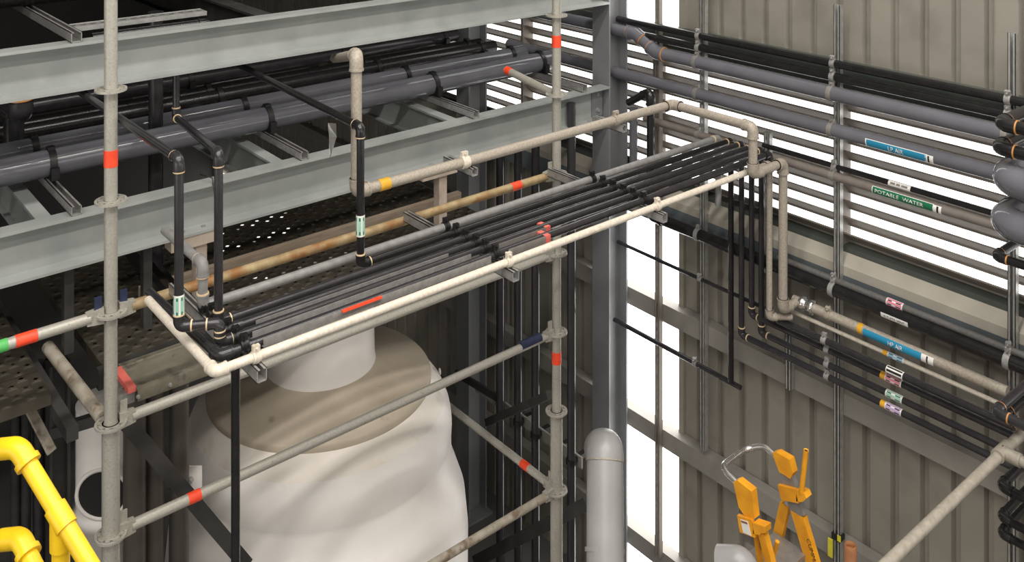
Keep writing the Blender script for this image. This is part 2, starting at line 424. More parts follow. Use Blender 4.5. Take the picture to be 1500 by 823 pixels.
# columns
def wsec(x0, x1, y0, y1, tf=.014, tw=.01):
    c = (x0 + x1) / 2
    return [(x0, y0), (x1, y0), (x1, y0 + tf), (c + tw / 2, y0 + tf), (c + tw / 2, y1 - tf), (x1, y1 - tf), (x1, y1), (x0, y1), (x0, y1 - tf), (c - tw / 2, y1 - tf), (c - tw / 2, y0 + tf), (x0, y0 + tf)]
def column(x0, x1, y0, y1, label):
    t = thing('steel_column', label, 'column', ((x0 + x1) / 2, (y0 + y1) / 2, 0), 'steel columns by the back wall')
    part('shaft', MB().prism(wsec(x0, x1, y0, y1), (0, 0, 0.02), (1, 0, 0), (0, 1, 0), (0, 0, 9.97)), M_COL, t)
    part('base_plate', MB().box((x0 - .06, y0 - .06, 0), (x1 + .06, y1 + .02, .02)), M_COL, t)
    return t
column(-5.155, -4.98, 5.11, 5.31, 'grey steel column in front of the bright translucent wall strip')
column(-6.80, -6.62, 5.05, 5.25, 'grey steel column behind the white tank, left of the vertical pipes')

# slab added above the frame over the left side to shade the pipe racks
struct('unseen_shade_slab', MB().box((-13, -7, zr(-.45)), (-5.35, 5.3, zr(-.33))), M_DKSTEEL, 'dark unseen slab added over the pipe racks to shade them')

# beams
XB = -5.06
def beam(ztop, zbot, label, bolts=()):
    t = thing('channel_beam', label, 'beam', (XB, 5.1, zbot), 'long grey channel beams')
    h = ztop - zbot; fw = .095
    prof = [(0, 0), (fw, 0), (fw, -.015), (.012, -.022), (.012, -h + .017), (fw, -h + .014), (fw, -h), (0, -h)]
    part('web_and_flanges', MB().prism(prof, (XB, -3.5, ztop), (1, 0, 0), (0, 0, 1), (0, 8.6, 0)), M_BEAM, t)
    part('end_plate', MB().box((XB + .012, 4.99, zbot + .03), (XB + .022, 5.098, ztop - .03)), M_COL, t)
    for k in (.3, .75): bolt(t, V((XB + .022, 5.045, zbot + h * k)), (1, 0, 0), .014)
    return t
bU = beam(zr(-1.0326), zr(-1.272), 'upper long grey channel beam crossing the top of the scaffold')
bL = beam(zr(-1.883), zr(-2.137), 'lower long grey channel beam under the two big grey pipes')
for u, v in ((268, 329), (298, 321), (632, 234), (652, 228), (863, 171), (880, 166)):
    p = P(u, v, X=XB + .05); bolt(bL, V((XB + .05, p.y, zr(-2.126))), (0, 0, 1), .012)

# ================================================================== SCAFFOLD
XS, Y1, Y2 = -4.445, 1.370, 4.087
def rosette(t, p, r=.069):
    p = V(p); mb = MB().ring(p, (0, 0, 1), .031, .043, .010); mb.ring(p, (0, 0, 1), r - .012, r, .010)
    for k in range(8):
        a = math.pi * k / 4 + .2; d = V((math.cos(a), math.sin(a), 0)); s = V((-d.y, d.x, 0))
        mb.obox(p + d * (.5 * (.043 + r - .012)), d * (r - .055) / 2 * 1.15, s * (.009 if k % 2 else .016), (0, 0, .005))
    return part('rosette', mb, M_GALV, t)
def post(x, y, zs, label, ztop, thick_below, tapes):
    t = thing('scaffold_post', label, 'scaffolding', (x, y, 0), 'scaffold posts')
    part('tube', MB().tube([(x, y, thick_below), (x, y, ztop)], .0285, 20), M_GALV, t)
    part('base_tube', MB().tube([(x, y, .03), (x, y, thick_below + .005)], .0385, 20), M_GALV, t)
    part('base_foot', MB().box((x - .075, y - .075, 0), (x + .075, y + .075, .03)), M_GALV, t)
    for z in zs: rosette(t, (x, y, z))
    for z in tapes:
        b = tape(t, V((x, y, z)), V((0, 0, 1)), .0285, .075, label='orange tape band')
    return t
def zs_from(v0, f): return [CAMZ - (v - VH) / FPX * f for v in v0]
RZ = [zr(-1.153 - .5 * k) for k in range(7)]
RZ = [zr(-.653)] + RZ
p1 = post(XS, Y1, RZ, 'near scaffold post with an orange tape band above the lower beam', zr(-.25), RZ[4], [P(162, 231, X=XS).z])
p2 = post(XS, Y2, RZ, 'far scaffold post standing just left of the big steel column', zr(-.25), RZ[6], [P(815, 60, X=XS).z, P(815, 523, X=XS).z])
def mark(t, p, d, ln, m): part('scribble', band(MB(), p, d, .0285, ln, 1.09), m, t)
def wedge(t, p, d, m=M_GALV):
    """ledger end head gripping a rosette; d points from post into ledger"""
    d = V(d).normalized(); s = d.cross(V((0, 0, 1))).normalized()
    mb = MB().prism([(.034, -.035), (.105, -.026), (.105, .026), (.034, .035)], p - s * .018, d, (0, 0, 1), s * .036)
    o = part('wedge_head', mb, M_GALV, t)
    part('wedge_pin', MB().obox(p + d * .055 + V((0, 0, .03)), s * .004, d * .016, (0, 0, .055)), m, o)
    return o
def ledger(a, b, label, m, tapes=(), heads=True, r=.0245, hm=(None, None), group='scaffold ledgers'):
    a, b = V(a), V(b); d = (b - a).normalized()
    t = thing('scaffold_ledger', label, 'scaffolding', a, group)
    s0 = .09 if heads else 0
    part('tube', MB().tube([a + d * s0, b - d * s0], r, 16), m, t)
    if heads:
        wedge(t, a, d, hm[0] or M_GALV); wedge(t, b, -d, hm[1] or M_GALV)
    for q, ln, mm in tapes:
        tape(t, a + d * q, d, r, ln, mm)
    return t
def ylen(u, v, X): return P(u, v, X=X).y
ledger((XS, Y1, RZ[3]), (XS, Y2, RZ[3]), 'rusty yellowish scaffold ledger passing behind the dark pipe drops', M_RUSTG, [(ylen(755, 272, XS) - Y1, .075, M_ORT)], hm=(M_BLUEP, None))
ledger((XS, Y1, RZ[4]), (XS, Y2, RZ[4]), 'grey scaffold ledger directly below the cream pipe', M_GALV)
lc = ledger((XS, Y1, RZ[5]), (XS, Y2, RZ[5]), 'grey scaffold ledger crossing in front of the white tank', M_GALV, [(ylen(284, 721, XS) - Y1, .06, M_ORT)], hm=(M_GALV, M_GALV))
part('end_sleeve', MB().tube([(XS, Y2 - .30, RZ[5] + .012), (XS, Y2 - .14, RZ[5] + .012)], .027, 14), M_BLUEP, lc, 'dark blue painted end')
ledger((XS, Y1, RZ[7]), (XS, Y2, RZ[7]), 'paint splashed scaffold ledger low beside the white tank', M_PAINTT)
ledger((XS, -1.4, RZ[3]), (XS, Y1, RZ[3]), 'grey scaffold ledger at left edge with orange and green tape', M_GALV, [(ylen(38, 493, XS) + 1.4, .085, M_ORT), (ylen(-3, 505, XS) + 1.4, .07, M_GRT)], hm=(None, M_BLUEP))
ledger((XS - 1.55, Y2, RZ[7]), (XS, Y2, RZ[7]), 'flat grey scaffold ledger running back behind the tank', M_GALV, [(1.55 - .30, .07, M_ORT)])
t = ledger((XS - .50, Y2, RZ[2] + .06), (XS - .03, Y2, RZ[2]), 'short scaffold ledger with red end under the big grey pipes', M_GALV, [(.03, .05, M_ORT)], heads=False)
tr = ledger(P(70, 508, X=-5.2), P(150, 612, X=XS - .07), 'worn flat scaffold transom running back from the near post', M_PAINTT, heads=False, r=.03)

# decking
def perf_plank(name, L_, W_, hole=True, m=M_PERF):
    """steel plank along +y from the origin, folded edges, rows of raised holes"""
    mb = MB(); nx = max(2, round(W_ / .046)); ny = round(L_ / .052); cx = W_ / nx; cy = L_ / ny
    for i in range(nx):
        for j in range(ny):
            x, y = i * cx, j * cy; k = .26 if (i + j) % 2 == 0 and hole else 0
            if not k:
                mb.add([(x, y, 0), (x + cx, y, 0), (x + cx, y + cy, 0), (x, y + cy, 0)], [(0, 1, 2, 3)]); continue
            xm, ym = x + cx / 2, y + cy / 2; h = .006
            q = [(x, y, 0), (x + cx, y, 0), (x + cx, y + cy, 0), (x, y + cy, 0), (xm - cx * k, ym, h), (xm, ym - cy * k, h), (xm + cx * k, ym, h), (xm, ym + cy * k, h)]
            mb.add(q, [(0, 1, 5), (1, 6, 5), (1, 2, 6), (2, 7, 6), (2, 3, 7), (3, 4, 7), (3, 0, 4), (0, 5, 4)])
    for x in (0, W_): mb.box((x - .003, 0, -.05), (x + .003, L_, .001))
    for y in (0, L_): mb.box((0, y - .003, -.05), (W_, y + .003, .001))
    return mb.mesh(name, m)
ZD = zr(-2.60)
pmesh = perf_plank('perforated_plank', 2.55, .235)
for i, (x, lab) in enumerate(((-5.10, 'nearest dark perforated plank just behind the six dark pipes'), (-5.345, 'dark perforated plank in front of the timber toe board'), (-5.66, 'perforated plank with bright holes just behind the toe board'), (-5.905, 'perforated plank with bright holes under the lower beam'), (-6.15, 'farthest perforated plank deep under the lower beam'))):
    o = bpy.data.objects.new('perforated_plank', pmesh); COL.objects.link(o); o.location = (x, Y1 + .09, ZD)
    o['label'] = lab; o['category'] = 'scaffold plank'; o['group'] = 'perforated scaffold planks'; WT[o] = V(o.location)
pmesh2 = perf_plank('perforated_plank', 2.5, .235)
for x, y, lab in ((-5.0, -1.3, 'left bay perforated plank nearest the orange taped ledger'), (-5.25, -1.3, 'left bay perforated plank, second from the ledger'), (-5.5, -1.3, 'left bay perforated plank under the lower beam'), (-5.75, -1.3, 'left bay perforated plank farthest back')):
    o = bpy.data.objects.new('perforated_plank', pmesh2); COL.objects.link(o); o.location = (x, y, ZD)
    o['label'] = lab; o['category'] = 'scaffold plank'; o['group'] = 'perforated scaffold planks'
# solid plank with hooks by the near post
t = thing('steel_plank', 'worn grey brown steel deck plank with red end beside the near post', 'scaffold plank', (-4.66, Y1 + .1, ZD))
def plank_prof(x0, x1): return [(x0, 0), (x0 + .004, .0), (x0 + .03, .0), (x0 + .034, -.006), (x1 - .034, -.006), (x1 - .03, 0), (x1, 0), (x1, -.055), (x1 - .004, -.055), (x1 - .004, -.010), (x0 + .004, -.010), (x0 + .004, -.055), (x0, -.055)]
part('deck', MB().prism(plank_prof(-4.82, -4.535), (0, Y1 + .15, ZD), (1, 0, 0), (0, 0, 1), (0, .42, 0)), M_PLANK, t)
part('red_end', MB().box((-4.785, Y1 + .115, ZD - .02), (-4.565, Y1 + .152, ZD + .006)), M_REDP, t, 'faded red end cap')
for x in (-4.60, -4.76): part('hook', MB().box((x - .02, Y1 + .07, ZD - .075), (x + .02, Y1 + .15, ZD - .02)), M_CLAMP, t)
for q in (.05, .2): bolt(t, V((-4.535, Y1 + .1 + q, ZD - .03)), (1, 0, 0), .007)
solo('deck_bearer', MB().prism([(0, 0), (.036, 0), (.036, -.10), (0, -.10), (0, -.09), (.028, -.09), (.028, -.01), (0, -.01)], (-4.862, Y1 + .06, ZD - .002), (1, 0, 0), (0, 0, 1), (0, 2.6, 0)), M_DKSTEEL, 'dark steel bearer under the plank edge, blue at its end', 'bearer')
solo('toe_board', MB().box((-5.425, Y1 + .45, ZD + .008), (-5.38, Y2 - .05, ZD + .07)), M_TIMBER, 'long light brown timber toe board on the perforated deck', 'toe board')
# supports of the deck back to the ledger plane
for y, lab in ((Y1 - .14, 'dark deck cross bearer at the near post'), (Y2 - .06, 'dark deck cross bearer at the far post'), (-1.25, 'dark deck cross bearer in the left bay')):
    solo('cross_bearer', MB().bar((-6.6, y, ZD - .085), (XS - .08, y, ZD - .085), .05, .06), M_DKSTEEL, lab, 'bearer', 'deck cross bearers')
# hangers from the lower beam
for u, v0, v1, lab in ((292, 330, 395, 'tan steel hanger under the lower beam near the dark pipe drops'), (645, 228, 320, 'tan steel hanger under the lower beam by the small clamp strut')):
    q = P(u, v0, X=-5.02); t = thing('deck_hanger', lab, 'bracket', (-5.02, q.y, ZD), 'deck hangers')
    part('top_plate', MB().box((-5.065, q.y - .17, zr(-2.20)), (-4.97, q.y + .1, zr(-2.1375))), M_BRACK, t)
    part('post', MB().box((-5.05, q.y - .03, ZD + .008), (-4.99, q.y + .03, zr(-2.20))), M_BRACK, t)
    part('foot_plate', MB().box((-5.08, q.y - .06, ZD + .008), (-4.96, q.y + .06, ZD + .018)), M_BRACK, t)

# ================================================================== BIG PIPES BETWEEN THE BEAMS
ZB = zr(-1.883)                          # top of lower beam
strutY = [P(112, 303, X=-4.975).y, P(446, 213, X=-4.975).y, P(697, 157, X=-4.975).y, 4.85]
strut_lab = ['strut channel on the lower beam, nearest one at left', 'strut channel on the lower beam, second from the left', 'strut channel on the lower beam, third from the left', 'strut channel on the lower beam beside the steel column']
for y, lab in zip(strutY, strut_lab):
    mb = strut_mesh(MB(), (-7.4, y, ZB + .05), (-4.972, y, ZB + .05), (0, 0, 1), .048, .048, False)
    solo('strut_channel', mb, M_STRUT if y > 9 else M_CLAMP, lab, 'strut', 'struts on the lower beam')
for y, lab in zip(strutY[:3], ('near', 'middle', 'far')):
    yy = y - .13
    solo('cross_beam', MB().prism(wsec(-.035, .035, -.2, -.001), (-7.5, yy, ZB), (0, 1, 0), (0, 0, 1), (7.5 - 5.062, 0, 0)), M_BEAM, lab + ' grey cross beam framed into the lower beam below the big pipes', 'beam', 'cross beams')
rackp = [  # X, r, material, label
    (-5.485, .071, M_PVC, 'thick grey plastic pipe nearest above the lower beam'),
    (-5.83, .060, M_PVC, 'second thick grey plastic pipe above the lower beam'),
    (-6.21, .048, M_BLK, 'third pipe back above the lower beam, glossy black'),
    (-6.40, .042, M_BLK, 'fourth pipe back above the lower beam, slim glossy black'),
    (-6.75, .060, M_DGR, 'fifth pipe back above the lower beam, dark charcoal'),
    (-7.05, .060, M_BLK, 'last black pipe at the back of the big pipe rack')]
for x, r, m, lab in rackp:
    z = ZB + .052 + r
    t = pipe('rack_pipe', lab, [(x, -3.5, z), (x, 5.0, z)], r, m, elbows=False, group='big rack pipes', seg=28)
    for y in strutY:
        yo = y + .01; mb = MB(); band(mb, V((x, yo, z)), V((0, 1, 0)), r + .008, .035, 1, 28)
        mb.box((x + r * .2, yo - .02, z - r + .002), (x + r + .030, yo + .02, z - .005)); mb.box((x - .02, yo - .018, z + r), (x + .022, yo + .018, z + r + .016))
        part('rubber_strap', mb, M_RUB, t)
# vertical pipes of the left structure
def vp(u, v0, v1, X, r, m, label, cat='pipe', group=None, open_top=False, name='vertical_pipe'):
    a, b = P(u, v0, X=X), P(u, v1, X=X); a.x = b.x = X; a.y = b.y = (a.y + b.y) / 2
    mb = MB().tube([b, a], r, 16)
    o = solo(name, mb, m, label, cat, group); return o
def riser(u, v0, X, r, m, label, v1=None, group=None):
    a = P(u, v0, X=X); b = V((a.x, a.y, 0.0)) if v1 is None else P(u, v1, X=X)
    t = thing('riser_pipe', label, 'pipe', b, group)
    part('pipe_run', MB().tube([a, b], r, 18), m, t)
    return t, a, b
t, a, b = riser(228, 20, -5.66, .042, M_DGR, 'dark grey riser with capped top standing between the two big pipes', v1=398, group='dark risers')
part('cap', MB().tube([a - V((0, 0, .04)), a + V((0, 0, .012))], .045, 18), M_DGR, t)
t, a, b = riser(30, 95, -5.65, .055, M_DGR, 'fat dark grey riser with orange ring at the upper left', v1=165, group='dark risers')
q = V(b); part('elbow', MB().tube([q + V((0, 0, .06)), q, q + V((-.3, 0, -.02))], .064, 18, .08), M_DGR, t)
part('glue_ring', band(MB(), q + V((0, 0, .075)), V((0, 0, 1)), .062, .012), M_GLUE, t)
t, a, b = riser(20, 168, -6.03, .055, M_DGR, 'fat dark grey pipe end behind the big pipes at far left', v1=210, group='dark risers')

# ================================================================== SMALL PIPE RACK (runs along y to the wall)
ZR = zr(-2.045)
RX = [-4.02, -3.93, -3.845, -3.765, -3.69, -3.61]; XW = -3.52
YE = 5.188
r_ = .0185
VX1, VX2, VX3 = RX[4], RX[2], RX[0]
# p0 back pipe, comes down the short grey drop
def yrack(u, v, X): return P(u, v, X=X).y
e3 = P(297, 386, X=RX[0]); k3 = V((e3.x - .45, e3.y, e3.z))
pts = [k3, e3, V((RX[0], e3.y, ZR)), V((RX[0], YE - .02, ZR)), V((RX[0], YE - .02, zr(-2.50)))]
pipe('rack_line', 'rearmost pipe of the six pipe rack, faded grey with a short drop', pts, .021, M_FADED, group='six pipe rack', rm=M_GLUEY)
# p1: vertical with label at u=530 -> rack -> drop at wall to lower wall run
zt1 = P(528, 186, X=RX[1]); dn = V((zt1.x, zt1.y, ZR))
back = P(345, 94, X=-5.25); back.z = zr(-1.33)
W10 = P(1076, 562, Y=YE)
pts = [back, zt1, dn, V((RX[1], YE, ZR)), V((RX[1], YE, W10.z)), ]
tq = pipe('drop_pipe', 'black pipe dropping in front of the lower beam with green and white label', pts, .0185, M_BLK, group='six pipe rack', rm=M_GLUEY)
lp = P(530, 329, X=RX[1]); dnv = V((0, 0, -1))
def vlabel(t, p, r, ln, base, ink):
    wrap(t, p, V((0, 0, -1)), (.77, -.64, .2), r, ln, 4.2, M_LWHT, stripes=[(-.85, .85, a0, a1, base) for a0, a1 in ((-.9, -.7), (-.55, -.3), (-.15, .15), (.3, .55), (.7, .9))] + [(s0, s1, a0, a1, ink) for s0, s1 in ((-.8, -.5), (.5, .8)) for a0, a1 in ((-.5, -.35), (-.08, .08), (.35, .5))], label='white label with green stripes')
vlabel(tq, V((zt1.x, zt1.y, lp.z)), .0185, .10, M_LGRN, M_DGRN)
bag = P(487, 200, X=-4.25)
part('film_scrap', MB().add([bag + V((-.01, -.02, .07)), bag + V((.01, .015, .065)), bag + V((.02, -.03, 0)), bag + V((-.012, .03, -.01)), bag + V((.01, -.025, -.09)), bag + V((-.02, .0, -.11))], [(0, 1, 3, 2), (2, 3, 5, 4)]), M_FILM, tq, 'scrap of clear film hanging from the pipe')
# p2: u=327 drop
e2 = P(320, 224, X=RX[2]); k2 = P(258, 172, X=-5.15); up2 = P(258, 90, X=-5.15); up2.y = k2.y; up2.x = k2.x
L6 = P(1098, 488, Y=YE)
pts = [up2, k2, e2, V((e2.x, e2.y, ZR)), V((RX[2], YE, ZR)), V((RX[2], YE, 0))]
# wall run lines: slope measured on the photograph
def wx(u, v, Y=5.245): return P(u, v, Y=Y)
RW = 5.245
def wallrun(name, label, u0, v0, u1, v1, r, m, Y=RW, clamps=None, cm=None, group='wall pipes', **k):
    a, b = P(u0, v0, Y=Y), P(u1, v1, Y=Y); z = (a.z + b.z) / 2; 
    a.z = b.z = z
    return pipe(name, label, [a, b], r, m, clamps=[(0, x) for x in (clamps or ())], cm=cm, group=group, cup=(0, -.3, 1), **k)
SX = {}   # strut x positions
for k_, u in dict(A=965, B=1031, C=1228, D=1484, E=1157).items(): SX[k_] = P(u, 400, Y=5.31).x
def zwall(u, v, Y=RW): return P(u, v, Y=Y).z
z6, z5, z4, z3 = [(zwall(1219, a, YE) + zwall(1297, b, YE)) / 2 for a, b in ((554, 594), (534, 577), (512, 555), (497, 537))]
XE = P(1462, 600, Y=RW).x
pts = [up2, k2, e2, V((e2.x, e2.y, ZR)), V((RX[2], YE, ZR)), V((RX[2], YE, z6)), V((XE + .12, YE, z6))]
t6 = pipe('rack_line', 'dark pipe with cream ring over the beam, ending as lowest wall pipe with lavender label', pts, r_, M_DGR, clamps=[(0, SX['C'])], group='six pipe rack', rm=M_GLUEY)
# p4/p5: u=262 drop with label
VX1 = RX[3] - .005; e1 = P(262, 233, X=VX1); k1 = P(107, 128, X=-5.15); k1.z = zr(-1.31); k1.y = e1.y
j1 = P(262, 478, X=VX1); zz = j1.z
j2 = V((RX[4], P(322, 462, X=RX[4]).y, zz))
pts = [k1, e1, V((e1.x, e1.y, zz)), j2, V((RX[4], j2.y, ZR)), V((RX[4], YE, ZR)), V((RX[4], YE, z5)), V((XE + .12, YE, z5))]
t5 = pipe('rack_line', 'dark pipe dropping beside the near post with green and white label', pts, r_, M_DGR, clamps=[(0, SX['C'])], group='six pipe rack', rm=M_GLUEY)
vlabel(t5, V((e1.x, e1.y, P(262, 446, X=VX1).z)), r_, .085, M_LGRN, M_DGRN)
# p3: starts behind the label drop
y3 = yrack(338, 466, RX[3])
pts = [V((RX[3], y3, ZR)), V((RX[3], YE, ZR)), V((RX[3], YE, z4)), V((XE + .12, YE, z4))]
t = pipe('rack_line', 'dark rack pipe with a coupled end, becoming the wall pipe with pink label', pts, r_, M_DGR, clamps=[(0, SX['C'])], group='six pipe rack', rm=M_GLUEY)
coupling(t, V((RX[3], y3 + .02, ZR)), V((0, 1, 0)), r_, M_DGR, .05, 1.25)
# p5: front dark pipe from elbow (322,512) that comes from the back
q5 = P(322, 510, X=RX[5]); q5.z = ZR - .01
pts = [V((-4.40, q5.y, ZR - .05)), q5, V((RX[5], YE - .03, ZR)), V((RX[5], YE - .03, z3)), V((XE + .12, YE - .03, z3))]
pipe('rack_line', 'frontmost dark pipe of the rack with fat elbow beside the cream pipe', pts, .020, M_DGR, clamps=[(0, SX['C'])], group='six pipe rack', rm=None)
# black hanging pipe below the front elbow
h0 = P(345, 522, X=RX[5]); 
t = thing('hanging_riser', 'slim black vertical pipe in front of the white tank', 'pipe', (h0.x, h0.y, 0))
part('pipe_run', MB().tube([(h0.x, h0.y, 0), (h0.x, h0.y, ZR - .02)], .0175, 16), M_BLK, t)
# cream pipe
wy0 = P(315, 545, X=XW); yd = P(1127, 232, X=XW).y
cr = pipe('cream_pipe', 'long cream pipe along the front edge of the six pipe rack', [V((-4.25, wy0.y, ZR - .012)), V((XW, wy0.y, ZR - .012)), V((XW, yd - .25, ZR - .012))], .0185, M_WHITEP, ek=1.3)
cdz = P(1127, 464, X=XW).z
pipe('tan_drop', 'slim tan pipe dropping from the cream pipe end to the small wall pipes', [V((XW, yd - .25, ZR - .012)), V((XW, yd, ZR - .012)), V((XW, yd, cdz)), V((XW + .08, yd + .12, cdz - .01))], .0185, M_TAN, ek=1.3)
# rack struts and trays
ys = [P(383, 535, X=-3.47).y, P(755, 383, X=-3.47).y, P(973, 290, X=-3.47).y]
for y, lab in zip(ys, ('first rack support strut near the white tank', 'middle rack support strut below the cream pipe', 'last rack support strut in front of the column')):
    mb = strut_mesh(MB(), (-4.98 if y > 4 else -4.40, y, ZR - .0375), (-3.465, y, ZR - .0375), (0, 0, 1), .041, .05, False)
    t = thing('rack_strut', lab, 'strut', (-4.0, y, ZR - .09), 'rack support struts'); part('channel', mb, M_CLAMP, t)
    for x, rr in zip(RX, (.021,) + (r_,) * 5): clamp(t, V((x, y - .01, ZR)), (0, 1, 0), rr + .001, M_RUB)
    clamp(cr, V((XW, y, ZR - .012)), (0, 1, 0), .0195, M_WHITEP)
def tray(x, ya, yb, label, red=False):
    t = thing('angle_tray', label, 'tray', (x, ya, ZR - .03), 'angle trays under the rack pipes')
    part('angle', MB().prism([(-.035, -.0225), (.033, -.0225), (.033, .012), (.030, .012), (.030, -.0195), (-.035, -.0195)], (x, ya, ZR), (1, 0, 0), (0, 0, 1), (0, yb - ya, 0)), M_CLAMP if not red else M_ALU, t)
    if red: part('red_end', MB().box((x - .036, yb - .03, ZR - .024), (x + .0345, yb + .002, ZR + .0125)), M_REDP, t, 'red painted end')
for i, (x, a, b) in enumerate(((RX[5], ys[0] + .06, ys[1] - .06), (RX[4], ys[0] + .05, ys[1] - .12), (RX[3], ys[0] + .1, ys[1] - .2))):
    tray(x - .002, a, b, ('front', 'second', 'third')[i] + ' angle tray under the dark pipes left of the middle strut')
tray(RX[5] - .002, ys[1] + .05, P(800, 350, X=RX[5]).y, 'front red ended angle tray right of the middle strut', True)
tray(RX[4] - .002, ys[1] + .05, P(800, 332, X=RX[4]).y, 'rear red ended angle tray right of the middle strut', True)
solo('flat_strip', MB().box((XW - .055, P(510, 462, X=XW).y, ZR + .008), (XW - .045, P(568, 442, X=XW).y, ZR + .018)), M_ORT, 'thin orange strip lying along the cream pipe', 'strip')

# ================================================================== TAN PIPE (drop, run, wall corner)
XTN = -4.07
a0 = P(490, 68, X=-5.3); a0.z = zr(-1.415); a1 = P(522, 80, X=XTN)
zTP = (P(540, 273, X=XTN).z + P(985, 155, X=XTN).z) / 2
cY = P(985, 155, X=XTN).y; XD = P(1103, 190, Y=cY).x; zt = P(1103, 255, X=XD).z; cY2 = P(1147, 240, X=XD).y
hpa, hpb = P(1180, 447, Y=RW - .02), P(1476, 573, Y=RW - .02); hpz = (hpa.z + hpb.z) / 2
tp = pipe('tan_pipe', 'speckled tan pipe under the lower beam turning along the louvre and dropping', [a0, a1, V((XTN, a1.y, zTP)), V((XTN, cY, zTP)), V((XD, cY, zTP)), V((XD, cY, zt)), V((XD, cY2, zt)), V((XD, cY2, hpz)), V((XD, RW - .05, hpz))], .027, M_TAN, ek=1.25)
clamp(tp, V((XTN, P(680, 243, X=XTN).y, zTP)), (0, 1, 0), .03, M_WHITEP, w_=.045)
clamp(tp, V((XTN, P(902, 178, X=XTN).y, zTP)), (0, 1, 0), .03, M_TAN, w_=.045)
part('yellow_mark', band(MB(), V((XTN, P(562, 269, X=XTN).y, zTP)), V((0, 1, 0)), .0295, .06), M_GOLD, tp, 'yellow paint splash')
for u, lab in ((683, 'open ended clamp strut under the lower beam holding the tan pipe'), (903, 'clamp strut in front of the column holding the tan pipe')):
    y = P(u, 250, X=XTN).y + .02
    solo('clamp_strut', strut_mesh(MB(), (-4.28, y, zTP - .0285), (XTN + .05, y, zTP - .0285), (0, 0, 1), .041, .041, False), M_CLAMP, lab, 'strut', 'tan pipe struts')
X2 = XD + .03
hp = pipe('hp_air_pipe', 'speckled tan wall pipe with the dark blue HP AIR label', [V((XD - .03, RW - .02, hpz)), V((hpb.x, RW - .02, hpz))], .029, M_TAN, group='wall pipes', clamps=[(0, SX['C'] - .01)], cm=M_TAN, cup=(0, -.3, 1))
u0 = P(1172, 444, Y=RW - .02)
part('union', MB().lathe([(.036, -.05), (.045, -.045), (.045, -.02), (.036, -.015), (.036, .015), (.045, .02), (.045, .045), (.036, .05)], V((XD + .07, RW - .02, hpz)), (1, 0, 0), 8), M_CHR, hp)
NW = (0.25, -.9, .42); ND = (.1, -.93, .02)
lx = P(1315, 505, Y=RW - .02)
wrap(hp, V((lx.x, RW - .02, hpz)), (1, 0, 0), ND, .029, .40, 1.5, M_BLUE, 'HP AIR', .03, label='blue HP AIR label')
lx = P(1262, 482, Y=RW - .02); part('tape_band', band(MB(), V((lx.x, RW - .02, hpz)), V((1, 0, 0)), .030, .03), M_GOLD, hp, 'amber arrow tape')
lx = P(1362, 526, Y=RW - .02); wrap(hp, V((lx.x, RW - .02, hpz)), (1, 0, 0), ND, .030, .07, 1.5, M_LWHT, stripes=[(-.15, .1, -.8, .8, M_INK)], label='white arrow end of the label')

# ================================================================== WALL STRUTS
for k_, ztop, zbot, lab in (('A', zr(-.4), zr(-5.3), 'dark slotted wall strut against the translucent strip'), ('B', zr(-.4), zr(-4.31), 'slotted wall strut where the siding begins right of the translucent strip'),
                            ('C', P(1227, 8, Y=5.29).z, 0.0, 'tall zinc wall strut right of the tan pipe drop'), ('D', P(1485, 49, Y=5.29).z, 0.0, 'zinc wall strut at the right edge with see-through slots')):
    t = thing('wall_strut', lab, 'strut', (SX[k_], 5.31, zbot), 'wall struts')
    part('channel', strut_mesh(MB(), (SX[k_], 5.29, zbot), (SX[k_], 5.29, ztop), (0, -1, 0)), M_STRUT if k_ != 'A' else M_SLAT, t)
    if k_ == 'C':
        c0 = P(1224, 793, Y=5.25); mb = MB().box((SX['C'] - .03, 5.282, c0.z - .02), (SX['C'] + .03, 5.335, c0.z + .015))
        part('hazard_tape', mb, M_INK, t, 'black and yellow tape')
        part('hazard_tape', MB().obox(V((SX['C'] - .03, 5.27, c0.z - .075)), (.015, 0, 0), (0, .004, 0), (.0, 0, .055)), M_HAZY, t, 'yellow tape tail')
        part('hazard_tape', MB().box((SX['C'] + .012, 5.278, c0.z - .012), (SX['C'] + .034, 5.284, c0.z + .022)), M_HAZY, t)
solo('short_strut', strut_mesh(MB(), (SX['E'], 5.29, P(1157, 572, Y=5.29).z), (SX['E'], 5.29, P(1157, 465, Y=5.29).z), (0, -1, 0)), M_STRUT, 'short strut stub holding the small wall pipes', 'strut', 'wall struts')
solo('short_strut', strut_mesh(MB(), (P(1124, 300, Y=5.3).x, 5.29, P(1124, 400, Y=5.3).z), (P(1124, 300, Y=5.3).x, 5.29, P(1124, 194, Y=5.3).z), (0, -1, 0)), M_STRUT, 'short strut behind the tan tee at the rack end', 'strut', 'wall struts')

# ================================================================== PIPES ALONG THE WALL
C3 = (SX['B'], SX['C'], SX['D'])
wallrun('wall_pipe', 'topmost black pipe along the wall, above the louvre', 905, 25, 1560, 167, .0245, M_BLK, Y=5.255, clamps=C3)
wallrun('wall_pipe', 'second black pipe from the top, along the louvre head', 936, 46, 1560, 192, .028, M_BLK, Y=5.255, clamps=C3)
zA = zwall(1219, 137, 5.235); a = P(925, 48, Y=5.235); b = P(958, 78, Y=5.235)
t = pipe('wall_pipe', 'fat grey plastic wall pipe with orange glue rings and a downward offset', [V((-6.0, 5.235, a.z + .0)), V((P(932, 45, Y=5.235).x, 5.235, a.z)), V((P(962, 83, Y=5.235).x, 5.235, zA)), V((P(1600, 230, Y=5.235).x, 5.235, zA))], .0455, M_PVC, bend=.1, ek=1.13, clamps=[(0, x) for x in C3], cm=M_ALU, rm=M_GLUE, group='wall pipes', seg=22)
lpz = (zwall(1021, 136, 5.24) + zwall(1215, 190, 5.24)) / 2
